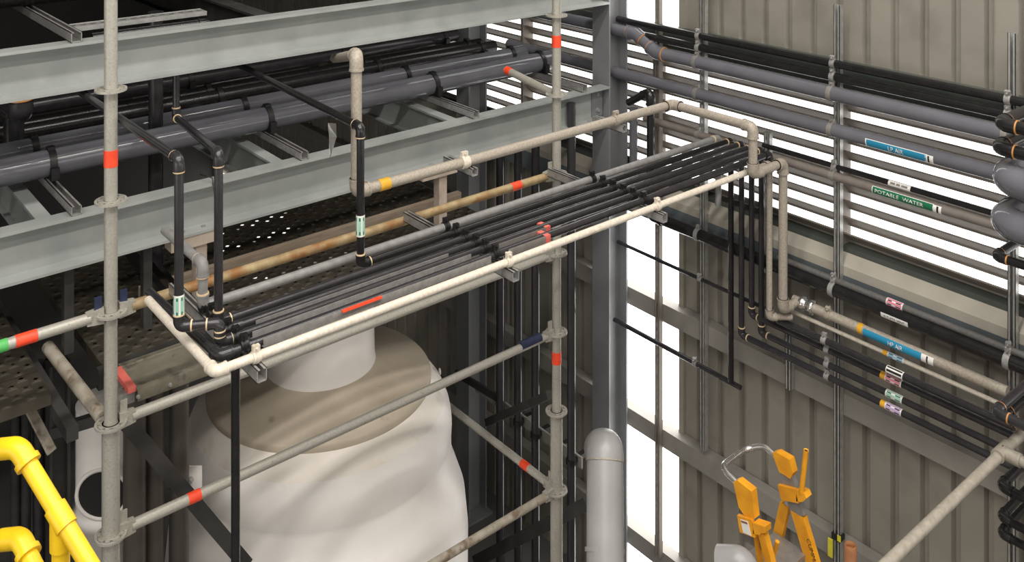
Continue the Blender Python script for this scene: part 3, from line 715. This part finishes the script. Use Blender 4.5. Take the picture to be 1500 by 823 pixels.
t = pipe('lp_air_pipe', 'grey plastic wall pipe with the blue LP AIR label', [V((-6.3, 5.24, lpz)), V((P(1600, 300, Y=5.24).x, 5.24, lpz))], .042, M_PVC, clamps=[(0, x) for x in C3], cm=M_ALU, group='wall pipes', seg=22)
lx = P(1312, 226, Y=5.2); wrap(t, V((lx.x, 5.24, lpz)), (1, 0, 0), (0.1, -.95, -.22), .042, .36, 1.0, M_BLUE, 'LP AIR', .034, label='blue LP AIR label')
wrap(t, V((lx.x, 5.24, lpz)), (1, 0, 0), (0.1, -.95, -.22), .0415, .375, 1.2, M_LWHT, name='label_border')
lx = P(1361, 240, Y=5.2); wrap(t, V((lx.x, 5.24, lpz)), (1, 0, 0), (0.1, -.95, -.22), .042, .05, 1.1, M_LWHT, stripes=[(-.3, .1, -.8, .8, M_INK)])
t = wallrun('wall_pipe', 'slim black wall pipe across the louvre with small white label', 1118, 208, 1560, 350, .0155, M_BLK, Y=5.27, clamps=[SX['C']])
p_, d_ = at(PTS[t], 0, P(1319, 274, Y=5.27).x); wrap(t, p_, (1, 0, 0), NW, .0155, .135, 2.0, M_LWHT, stripes=[(-.8, -.35, -.3, .3, M_ALU), (-.25, .1, -.3, .3, M_SLAT), (.2, .75, -.3, .3, M_ALU)], label='small white label')
wallrun('wall_pipe', 'slim pale grey wall pipe under the slim black one', 1130, 221, 1500, 343, .011, M_CLAMP, Y=5.30, clamps=[])
pwz = zwall(1300, 282, 5.25)
t = pipe('potable_water_pipe', 'brown grey wall pipe with the green POTABLE WATER label', [V((P(945, 176, Y=5.25).x, 5.25, pwz)), V((P(1600, 372, Y=5.25).x, 5.25, pwz))], .027, mat('brown_grey_pipe', (.2, .175, .155), (.16, .14, .125), 20, .4), clamps=[(0, SX['B']), (0, SX['C'])], cm=M_ALU, group='wall pipes')
lx = P(1322, 295, Y=5.23); wrap(t, V((lx.x, 5.25, pwz)), (1, 0, 0), (.1, -.93, .0), .027, .36, 1.5, M_GRN, 'POTABLE  WATER', .025, label='green POTABLE WATER label', tstretch=1.45, off=-.02)
wrap(t, V((lx.x, 5.25, pwz)), (1, 0, 0), (.1, -.93, .0), .0264, .37, 1.75, M_LWHT, name='label_border')
lx = P(1374, 312, Y=5.23); wrap(t, V((lx.x, 5.25, pwz)), (1, 0, 0), (.1, -.93, .0), .028, .045, 1.5, M_LWHT, stripes=[(-.2, .3, -.8, .8, M_INK)])
# dark drop with elbow left of the tan corner
v1 = P(953, 134, Y=5.1)
pipe('louvre_drop', 'dark elbowed pipe dropping in front of the louvre beside the column', [P(921, 150, Y=5.12), v1, V((v1.x, 5.1, P(953, 285, Y=5.1).z))], .027, M_BLK)
solo('column_riser', MB().tube([(P(928, 300, Y=5.24).x, 5.24, P(928, 262, Y=5.24).z), (P(928, 300, Y=5.24).x, 5.24, P(928, 158, Y=5.24).z)], .03, 16), M_PVC, 'grey riser half hidden behind the steel column', 'pipe')
# below the louvre
z8 = (zwall(1022, 341, 5.24) + zwall(1290, 457, 5.24)) / 2
x8 = P(950, 306, Y=5.24).x
t = pipe('wall_pipe', 'fat black wall pipe below the louvre with white VENT label', [V((x8, 5.25, z8 + .25)), V((x8, 5.25, z8)), V((P(1580, 580, Y=5.25).x, 5.25, z8))], .039, M_BLK, bend=.08, ek=1.08, clamps=[(0, x) for x in C3], group='wall pipes', seg=20)
lx = P(1311, 465, Y=5.22); wrap(t, V((lx.x, 5.25, z8)), (1, 0, 0), (.1, -.93, -.25), .039, .165, .75, M_LWHT, 'K-T-4TR VENT', .018, M_INK, label='white VENT label', tstretch=1.1)
t = wallrun('wall_pipe', 'dull grey wall pipe lying on top of the fat black one', 1140, 376, 1580, 554, .019, mat('dull_grey_pipe', (.13, .125, .12), (.09, .087, .083), 60, .5), Y=5.265, clamps=[SX['C'], SX['D']])
def smlabel(t, u, v, r, base, ink, amber=True, ln=.10, Y=RW):
    p_, d_ = at(PTS[t], 0, P(u, v, Y=Y).x)
    o = wrap(t, p_, (1, 0, 0), NW, r, ln, 3.4, M_LWHT, stripes=[(-.9, .9, a0, a1, base) for a0, a1 in ((-.75, -.5), (-.2, .1), (.35, .6))] + [(s0, s1, a0 + .02, a0 + .18, ink) for s0, s1 in ((-.8, -.3), (.2, .8)) for a0 in (-.45, .12)], label='small striped label')
    if amber: part('tape_band', band(MB(), p_ - V((ln / 2 + .015, 0, 0)), V((1, 0, 0)), r + .002, .028), M_GOLD, t, 'amber tape')
smlabel(t, 1312, 448, .019, M_LPINK, M_INK, False, Y=5.265)
smlabel(t6, 1310, 600, r_, M_LLAV, M_INK, Y=YE)
smlabel(t5, 1311, 582, r_, M_LGRN, M_DGRN, False, Y=YE)
for o in list(PTS):
    if o['label'].endswith('pink label'): smlabel(o, 1310, 559, r_, M_LPINK, M_INK, Y=YE)
    if o['label'].startswith('frontmost dark'): smlabel(o, 1312, 540, .020, M_INK, M_LWHT, False, Y=YE - .03)
t = wallrun('wall_pipe', 'slim cream wall pipe just below the HP AIR pipe', 1160, 456, 1462, 590, .0125, M_WHITEP, Y=RW, clamps=[])
smlabel(t, 1313, 523, .0125, M_LBLUE, M_INK, Y=RW)
wallrun('wall_pipe', 'slim dark wall pipe crossing behind the pipe drops', 905, 354, 1122, 452, .013, M_DGR, Y=5.27, clamps=[SX['B']])
wallrun('wall_pipe', 'slim dark wall pipe ending in a stub left of the drops', 900, 468, 1085, 568, .0165, M_DGR, Y=YE + .03, clamps=[SX['B']])

# ================================================================== VERTICAL PIPES BEHIND THE FAR POST
YV = 4.75
zc = P(758, 617, Y=YV).z
vlab = ['leftmost black riser in the row behind the far post', 'second black riser in the row behind the far post', 'third black riser in the row behind the far post', 'fourth black riser, hidden behind the far post', 'rightmost black riser, right of the far post']
for u, lab in zip((733, 759, 784.5, 814, 837), vlab):
    x = P(u, 500, Y=YV).x
    t = thing('riser_pipe', lab, 'pipe', (x, YV, 0), 'black riser row')
    part('pipe_run', MB().tube([(x, YV, 0), (x, YV, zr(-2.25 if u < 830 else -1.95))], .031 if u > 740 else .034, 18), mat('riser_black', (.04, .038, .042), None, 10, .12) if u == 733 else MATS['riser_black'], t)
    if u > 740:
        mb = MB(); band(mb, V((x, YV, zc)), V((0, 0, 1)), .04, .035); mb.box((x - .02, YV, zc - .017), (x + .02, YV + .14, zc + .017)); part('rubber_strap', mb, M_RUB, t)
solo('strap_rail', MB().box((-6.2, YV + .045, zc - .05), (-4.95, YV + .06, zc + .03)), M_GIRT, 'grey flat rail behind the row of black risers', 'rail')
solo('strap_rail', MB().bar(P(668, 546, Y=4.797), P(738, 588, Y=4.797), .02, .06, (0, 1, 0)), M_DKSTEEL, 'dark bracket rail right of the white tank', 'rail')
solo('dark_bar', MB().bar(P(715, 618, Y=4.5), P(806, 578, X=-4.6), .05, .05), M_DKSTEEL, 'dark tie bar between the risers and the far post', 'bar')
solo('dark_bar', MB().bar(P(700, 820, Y=4.6), P(865, 735, X=-4.55), .08, .08), M_DKSTEEL, 'dark low tie bar beside the fat grey pipe', 'bar')

# ================================================================== FAT GREY PIPE, CAPPED PIPE, RUSTY POST
a, b = P(886, 668, f=5.3), P(887, 860, f=4.95)
g = b + (b - a).normalized() * ((b.z) / ((a - b).normalized().z))
t = thing('fat_grey_pipe', 'fat light grey plastic pipe with elbow top in front of the column', 'pipe', g)
part('pipe_run', MB().tube([g, a], .1, 36), M_PVCL, t)
d = (a - g).normalized()
e = part('elbow', MB().tube([a - d * .02, a + d * .03, a + d * .03 + FWD * .16 - V((0, 0, .10))], .104, 36, .06, arc=12), M_PVCL, t)
part('glue_ring', band(MB(), a - d * .02, d, .105, .008, 1, 36), M_TAN, e)
q = P(886, 806, f=5.05); part('coupling', band(MB(), q, d, .106, .02, 1, 36), M_PVCL, t)
q = P(1092, 816, f=4.7); t = thing('capped_pipe', 'light grey pipe end poking up below the orange ladder', 'pipe', (q.x, q.y, 0))
part('pipe_run', MB().tube([(q.x, q.y, 0), (q.x, q.y, q.z - .03)], .06, 24), M_PVCL, t)
part('cap', MB().tube([(q.x, q.y, q.z - .12), (q.x, q.y, q.z - .02), (q.x - .12, q.y - .05, q.z - .06)], .067, 24, .08), M_PVCL, t)
q = P(1246, 797, f=4.9); solo('rusty_post', MB().lathe([(.031, -q.z), (.031, -.004), (.026, 0), (.026, -.03)], q, (0, 0, 1), 18), M_RUST, 'rusty brown pipe post beside the taped wall strut', 'post')

# ================================================================== ORANGE LADDER
T = P(1158, 700, f=5.05); YA, YN = T.y, T.y - .33           # far and near side frame planes
base = P(1158, 700, Y=YA)
t = thing('step_ladder', 'orange platform step ladder with bright metal guard loop', 'ladder', (base.x + .4, YA - .15, 0))
def plate(name, Y, px, th, m, label=None, dy=0, parent=None):
    """flat side plate in the ladder side plane, th thick"""
    q = [P(u, v, Y=Y) for u, v in px]; q = [V((a.x, Y + dy - th / 2, a.z)) for a in q]; n_ = len(q)
    vs = q + [a + V((0, th, 0)) for a in q]
    fs = [tuple(range(n_)), tuple(range(2 * n_ - 1, n_ - 1, -1))] + [(i, i + n_, (i + 1) % n_ + n_, (i + 1) % n_) for i in range(n_)]
    return part(name, MB().add(vs, fs), m, parent or t, label)
def leg(name, Y, ul, ur, vl, vr, wd, th, m):
    """ladder leg: starts between two pixels, runs to the floor through two lower pixels"""
    a = P(ul[0], ul[1], Y=Y); b = P(ur[0], ur[1], Y=Y); d_ = (b - a).normalized(); e_ = a + d_ * (a.z / -d_.z)
    sx = V((1, 0, 0))
    pr = [(-wd / 2, -th / 2), (wd / 2, -th / 2), (wd / 2, th / 2), (wd / 2 - .01, th / 2), (wd / 2 - .01, -th / 2 + .008), (-wd / 2 + .01, -th / 2 + .008), (-wd / 2 + .01, th / 2), (-wd / 2, th / 2)]
    o = part(name, MB().prism(pr, a, sx, (0, 1, 0), e_ - a), m, t)
    part('foot', MB().box((e_.x - wd * .6, Y - th * .7, 0), (e_.x + wd * .6, Y + th * .7, .03)), M_RUB, o)
    return o, a, d_
plate('guard_sleeve', YA, [(1134.6, 661), (1141, 660), (1160, 671), (1165, 691), (1161, 699), (1154, 694), (1145, 689)], .045, M_ORA)
plate('upper_rail', YA, [(1144, 686), (1161, 694), (1168, 712), (1150, 709)], .03, M_ALU)
plate('bracket', YA, [(1144.6, 706), (1171, 713), (1175, 733), (1150, 728)], .02, M_ORA, dy=-.025)
plate('clip', YA, [(1172, 713), (1183.5, 718), (1187, 725.7), (1181, 731), (1172, 730)], .05, M_ORA, dy=-.01)
plate('joint_sleeve', YA, [(1154, 726), (1173, 731), (1180, 754), (1161, 752)], .032, M_ALU)
fr, fa, fd = leg('front_rail', YA, (1170, 751), (1191, 823), 0, 0, .078, .035, M_ORA)
leg('rear_rail', YA + .02, (1151, 738), (1132, 822), 0, 0, .055, .03, M_ORA)
plate('guard_sleeve', YN, [(1078, 703), (1084, 701), (1104.5, 717), (1109, 757), (1103, 757), (1094, 752), (1086, 740)], .045, M_ORA)
lbp = plate('bracket', YN, [(1085.6, 750), (1107, 757), (1112, 783), (1090, 775)], .02, M_ORA, dy=-.025)
st = plate('warning_sticker', YN, [(1091, 755.5), (1102, 759), (1107, 780), (1095, 775)], .002, M_LWHT, 'white warning sticker', dy=-.0365, parent=lbp)
plate('sticker_header', YN, [(1092, 757), (1101, 760), (1102, 763), (1093, 760)], .002, M_RUST, dy=-.038, parent=lbp)
plate('clip', YN, [(1109, 761), (1127, 767), (1127, 776), (1121, 776), (1119, 779), (1109, 777)], .05, M_ORA, dy=-.01)
leg('front_rail', YN, (1117, 777), (1129, 823), 0, 0, .045, .035, M_ORA)
leg('rear_rail', YN + .01, (1107, 776), (1114, 823), 0, 0, .018, .03, M_ORA)
plate('gusset_plate', YN, [(1084, 774), (1110, 784), (1113, 806), (1103, 803), (1088, 794)], .012, M_ALU, dy=.02)
q0, q1, q2, q3, q4 = P(1081, 708, Y=YN), P(1056, 684, Y=YN), P(1092, 657, Y=YA - .04), P(1120, 653, Y=YA), P(1137, 668, Y=YA)
part('guard_loop', MB().tube([q0, q1, q2, q3, q4], .0155, 16, .07, arc=8), M_CHR, t, 'bright metal guard loop')
u_, tt_ = P(1174, 721, Y=YA - .03), P(1181, 659, Y=YA - .03)
up_ = MB().tube([u_, tt_], .0135, 16, cap=False); up_.lathe([(.0135, 0), (.0105, 0), (.0105, -.03)], tt_, (tt_ - u_), 16, False)
part('upright_tube', up_, M_ORA, t); part('tube_bore', MB().lathe([(.0108, -.006), (.0001, -.006)], tt_, (tt_ - u_), 16, False), M_BLACKV, t)
part('brace_tube', MB().tube([P(1139, 793, Y=YN + .1), P(1120, 865, Y=YN + .1)], .011, 12), M_ORA, t)
part('platform', MB().box((base.x - .10, YN, base.z - .36), (base.x + .10, YA, base.z - .34)), M_ALU, t)
for k_ in range(6):
    a = fa + fd * (.35 + k_ * .32); part('step', MB().box((a.x - .04, YN, a.z - .03), (a.x + .05, YA, a.z)), M_ALU, t)
vs, fs = textmesh('CUMMAY'); dU = V((-fd.z, 0, fd.x)).normalized()
c = P(1190, 812, Y=YA - .019)
part('lettering', MB().add([c + fd * v.x * .034 + dU * v.y * .034 for v in vs], fs), M_INK, fr, 'black lettering', 'stuff')

# ================================================================== WHITE TANK
tc = P(470, 560, f=6.1); TC = V((tc.x, tc.y, 0))
t = thing('white_tank', 'big white fibreglass tank with broad neck and dusty brown shoulder', 'tank', TC)
def Z(v, f): return CAMZ - (v - VH) / FPX * f
zs_ = zr(-3.37)
part('body', MB().lathe([(.93, .0), (.94, zr(-4.45)), (.92, zr(-4.25)), (.86, zr(-4.08)), (.832, zr(-4.0)), (.832, zr(-3.90)), (.829, zr(-3.885)), (.832, zr(-3.87)), (.836, zr(-3.80)), (.832, zr(-3.75)), (.822, zr(-3.70)), (.79, zr(-3.62))], TC, seg=96), M_TANK, t)
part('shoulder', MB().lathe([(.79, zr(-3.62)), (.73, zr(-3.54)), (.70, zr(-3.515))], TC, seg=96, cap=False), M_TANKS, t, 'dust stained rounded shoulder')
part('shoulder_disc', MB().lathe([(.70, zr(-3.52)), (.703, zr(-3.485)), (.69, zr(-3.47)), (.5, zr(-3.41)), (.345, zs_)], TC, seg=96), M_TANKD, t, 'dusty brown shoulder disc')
part('neck', MB().lathe([(.352, zs_ - .02), (.345, zs_ + .01), (.340, zs_ + .05), (.338, zs_ + .22), (.334, zs_ + .24), (.334, zs_ + .45), (.33, zs_ + .62)], TC, seg=96), M_TANK, t)
ly = TC + V((0, 0, zr(-3.60))) + (RGT * .93 + FWD * .35).normalized() * .79; part('lifting_eye', MB().ring(ly, (RGT + FWD * .3), .012, .02, .008, 14), M_TANK, t)
# second white vessel at left
q = P(160, 700, X=-5.25)
t = thing('white_vessel', 'white vessel with a round dark opening behind the near post', 'vessel', (q.x, q.y, 0))
zv = P(140, 777, X=-5.1).z
part('body', MB().lathe([(.165, 0), (.165, zv - .03), (.18, zv - .03), (.18, zv + .03), (.165, zv + .04), (.165, P(150, 614, X=-5.1).z)], V((q.x, q.y, 0)), seg=48), M_TANK, t)
nrm = V((.82, -.57, 0)); c = V((q.x, q.y, P(165, 717, X=-5.1).z)) + nrm * .05 + RGT * .02
part('port_ring', MB().lathe([(.135, -.02), (.135, .125), (.118, .125), (.118, -.02)], c, nrm, 36, False), M_TANK, t)
part('port_hollow', MB().lathe([(.1185, .118), (.0001, .118)], c, nrm, 36, False), M_BLACKV, t, 'dark round opening')
q = P(286, 706, X=-4.94); t = thing('white_bracket', 'small white bracket plate by the taped scaffold ledger', 'bracket', q)
part('plate', MB().obox(q, RGT * .035, FWD * .004, (0, 0, .085)), M_TANK, t); part('knob', MB().lathe([(.013, 0), (.013, .03)], q + V((0, 0, .02)) - FWD * .004 - RGT * .02, -FWD, 12), M_CLAMP, t)

# ================================================================== DARK STEEL AT LOWER LEFT
solo('diagonal_brace', MB().prism([(0, 0), (.07, 0), (.07, .008), (.008, .008), (.008, .07), (0, .07)], P(172, 624, X=-4.62), (0, .75, .66), (-1, 0, 0), P(356, 840, X=-4.62) - P(172, 624, X=-4.62)), M_DKSTEEL, 'dark diagonal angle brace going down from the near post', 'brace')
for u, r, lab in ((197, .055, 'dark brown post right behind the near scaffold post'), (226, .05, 'dark brown post left of the white tank'), (262, .05, 'dark brown post touching the white tank side')):
    x = -4.92 if u < 200 else -4.95; q = P(u, 600, X=x); solo('dark_post', MB().tube([(x, q.y, 0), (x, q.y, ZD - .13)], r, 18), mat('dark_brown_%d' % u, (.075, .065, .055), None, 6, .4), lab, 'post', 'dark posts by the tank')
for u, r, lab in ((22, .022, 'slim dark riser at the far left edge'), (37, .026, 'second slim dark riser from the left edge'), (56, .027, 'third dark riser from the left edge'), (72, .024, 'fourth dark riser from the left edge, bluish')):
    x = -5.35; q = P(u, 600, X=x); solo('riser_pipe', MB().tube([(x, q.y, 0), (x, q.y, ZD - .13)], r, 16), M_DGR, lab, 'pipe', 'left edge risers')
q = P(84, 600, X=-5.3); solo('dark_column', MB().prism(wsec(-.05, .05, -.05, .05), (q.x, q.y, 0), (1, 0, 0), (0, 1, 0), (0, 0, ZD - .13)), M_DKSTEEL, 'dark steel column left of the white vessel', 'column')
solo('flat_brace', MB().bar(P(17, 548, X=-5.15), P(76, 662, X=-4.95), .05, .012), M_PAINTT, 'worn flat diagonal brace over the left edge risers', 'brace')
solo('dark_bar', MB().bar(P(80, 632, X=-5.1), P(158, 608, X=-4.9), .05, .05), M_DKSTEEL, 'dark short tie bar left of the near post', 'bar')
# left edge bearer with timber look
solo('deck_edge_beam', MB().box((-4.985, -1.35, ZD - .12), (-4.94, Y1 - .2, ZD - .005)), M_PLANK, 'worn brown edge beam of the left deck under the taped ledger', 'beam')

for a, b, lab in (((184, 362), (246, 440), 'left one of two black rails running back under the lower beam'), ((214, 373), (266, 436), 'right one of two black rails running back under the lower beam')):
    q = P(*a, X=-5.35); e = P(*b, X=-4.78); z_ = ZD + .06
    solo('black_rail', MB().bar(P(a[0], a[1], Z=-2.48), P(b[0], b[1], Z=-2.48), .03, .06), M_BLK, lab, 'rail', 'black rails on the deck')
for u, lab in ((98, 'dark hanger post from the lower beam at far left'), (213, 'dark hanger post from the lower beam behind the near post')):
    q = P(u, 380 if u < 150 else 350, X=-5.1); solo('dark_hanger', MB().box((-5.12, q.y - .02, ZD), (-5.07, q.y + .025, zr(-2.138))), M_DKSTEEL, lab, 'hanger', 'dark hangers')
q = P(311, 262, X=-4.962); e = P(318, 327, X=-4.955)
solo('black_cord', MB().tube([q + V((-.09, -.03, .006)), q + V((0, 0, .005)), (q + e) / 2 + V((.012, 0, 0)), e, e + V((.0, .03, -.02))], .004, 8), M_RUB, 'thin black cord hanging over the lower beam', 'cord')

# ================================================================== YELLOW HANDRAIL
t = thing('yellow_handrail', 'bright yellow pipe stair handrail at the lower left corner', 'handrail', P(80, 1400, f=2.45))
A0, A1, A2 = P(-60, 664, f=2.62), P(27, 655, f=2.55), P(150, 858, f=2.40)
B0, B1, B2 = P(-60, 797, f=2.62), P(30, 788, f=2.55), P(80, 890, f=2.44)
for nm, pts in (('top_rail', [A0, A1, A2]), ('mid_rail', [B0, B1, B2])):
    o = part(nm, MB().tube(pts, .022, 20, .04), M_YEL, t)
    d1 = (pts[1] - pts[0]).normalized(); d2 = (pts[2] - pts[1]).normalized()
    part('elbow', MB().tube([pts[1] - d1 * .07, pts[1], pts[1] + d2 * .05], .027, 20, .045).tube([pts[1] + d2 * .04, pts[1] + d2 * .055], .032, 20), M_YEL, o)
tee = A1 + (A2 - A1) * .52; d2 = (A2 - A1).normalized()
part('tee', MB().tube([tee - d2 * .03, tee + d2 * .03], .0275, 20).tube([tee, tee - V((0, 0, .08))], .027, 20), M_YEL, t)
part('post', MB().tube([tee, V((tee.x, tee.y, 0))], .022, 20), M_YEL, t)

# ================================================================== PIPES AT THE RIGHT EDGE
YR = 4.35
def edge(u, v, r, m, label, Y=YR, rm=M_GLUE, leg=.80, dx=1.0):
    e = P(u, v, Y=Y); ex = e.x
    return pipe('offset_pipe', label, [V((ex, Y + leg, e.z)), V((ex, Y, e.z)), V((ex + dx, Y, e.z))], r, m, bend=r * 1.6, ek=1.12, rm=rm, group='pipes turning off at the right edge', seg=20)
edge(1464, 181, .028, M_BLK, 'upper black elbow pipe at the right edge')
edge(1461, 216, .028, M_BLK, 'second black elbow pipe at the right edge')
edge(1470, 262, .062, M_PVC, 'upper fat grey elbow pipe at the right edge')
edge(1467, 325, .062, M_PVC, 'lower fat grey elbow pipe at the right edge')
edge(1458, 375, .019, M_BLK, 'slim black elbow pipe below the fat grey elbows')
edge(1458, 604, .021, M_DGR, 'dull grey elbow pipe at the end of the small wall pipes')
e = P(1468, 662, Y=YR)
t = pipe('cream_sloping_pipe', 'cream pipe coming toward the viewer at the lower right corner', [V((e.x, YR + .9, e.z)), V((e.x, .8, e.z - .02))], .0225, M_DIRTYW, group=None)
part('tee', MB().tube([e - V((0, .05, 0)), e + V((0, .06, 0))], .029, 18).tube([e, e + V((.08, 0, 0))], .029, 18).tube([e + V((.06, 0, 0)), e + V((1.0, 0, 0))], .0225, 18), M_DIRTYW, t)
edge(1470, 610, .022, M_BLK, 'black elbow pipe just above the cream tee', Y=YR + .15)
edge(1466, 712, .020, M_BLK, 'first black stub pipe below the cream tee', Y=YR + .1, rm=None)
edge(1466, 757, .018, M_BLK, 'second black stub pipe below the cream tee', Y=YR + .1, rm=None)
edge(1466, 781, .018, M_BLK, 'lowest black stub pipe at the right edge', Y=YR + .1, rm=None)

# ================================================================== UPPER LEFT, ABOVE THE UPPER BEAM
ZU = zr(-1.0326)
yq = P(112, 47, X=-4.975).y
solo('strut_channel', strut_mesh(MB(), (-7.4, yq, ZU + .052), (-4.972, yq, ZU + .052), (0, 0, 1), .05, .05, False), M_CLAMP, 'strut channel lying on the upper beam at left', 'strut')
a, b = P(98, 33, X=-5.3), P(298, 12, X=-5.3); 
solo('slotted_strut', strut_mesh(MB(), (-5.3, a.y, ZU + .0), (-5.3, b.y, ZU + .0), (0, 0, -1), .10, .025, True), M_STRUT, 'light slotted strut rail above the upper beam', 'strut')
pipe('upper_pipe', 'thick black pipe with rounded end under the slotted strut', [V((-5.22, a.y + .1, ZU - .04)), V((-5.22, b.y + .0, ZU - .04)), V((-5.22, b.y + .03, ZU - .2))], .028, M_BLK, ek=1.05)
for i, (x, r) in enumerate(((-5.9, .07), (-6.2, .06), (-6.6, .08))):
    pipe('upper_pipe', ('first', 'second', 'third')[i] + ' dark pipe in the gloom above the upper beam', [V((x, -3.2, ZU + .056 + r)), V((x, 4.9, ZU + .056 + r))], r, M_BLK, elbows=False, group='gloomy upper pipes')
for i, y in enumerate((-.4, .9, 2.4, 3.9)):
    solo('cross_beam', MB().prism(wsec(-.05, .05, -.2, 0), (-7.5, y, ZU), (0, 1, 0), (0, 0, 1), (7.5 - 5.062, 0, 0)), M_DKSTEEL, ('nearest', 'second', 'third', 'farthest')[i] + ' dark cross beam framed into the upper beam', 'beam', 'upper cross beams')
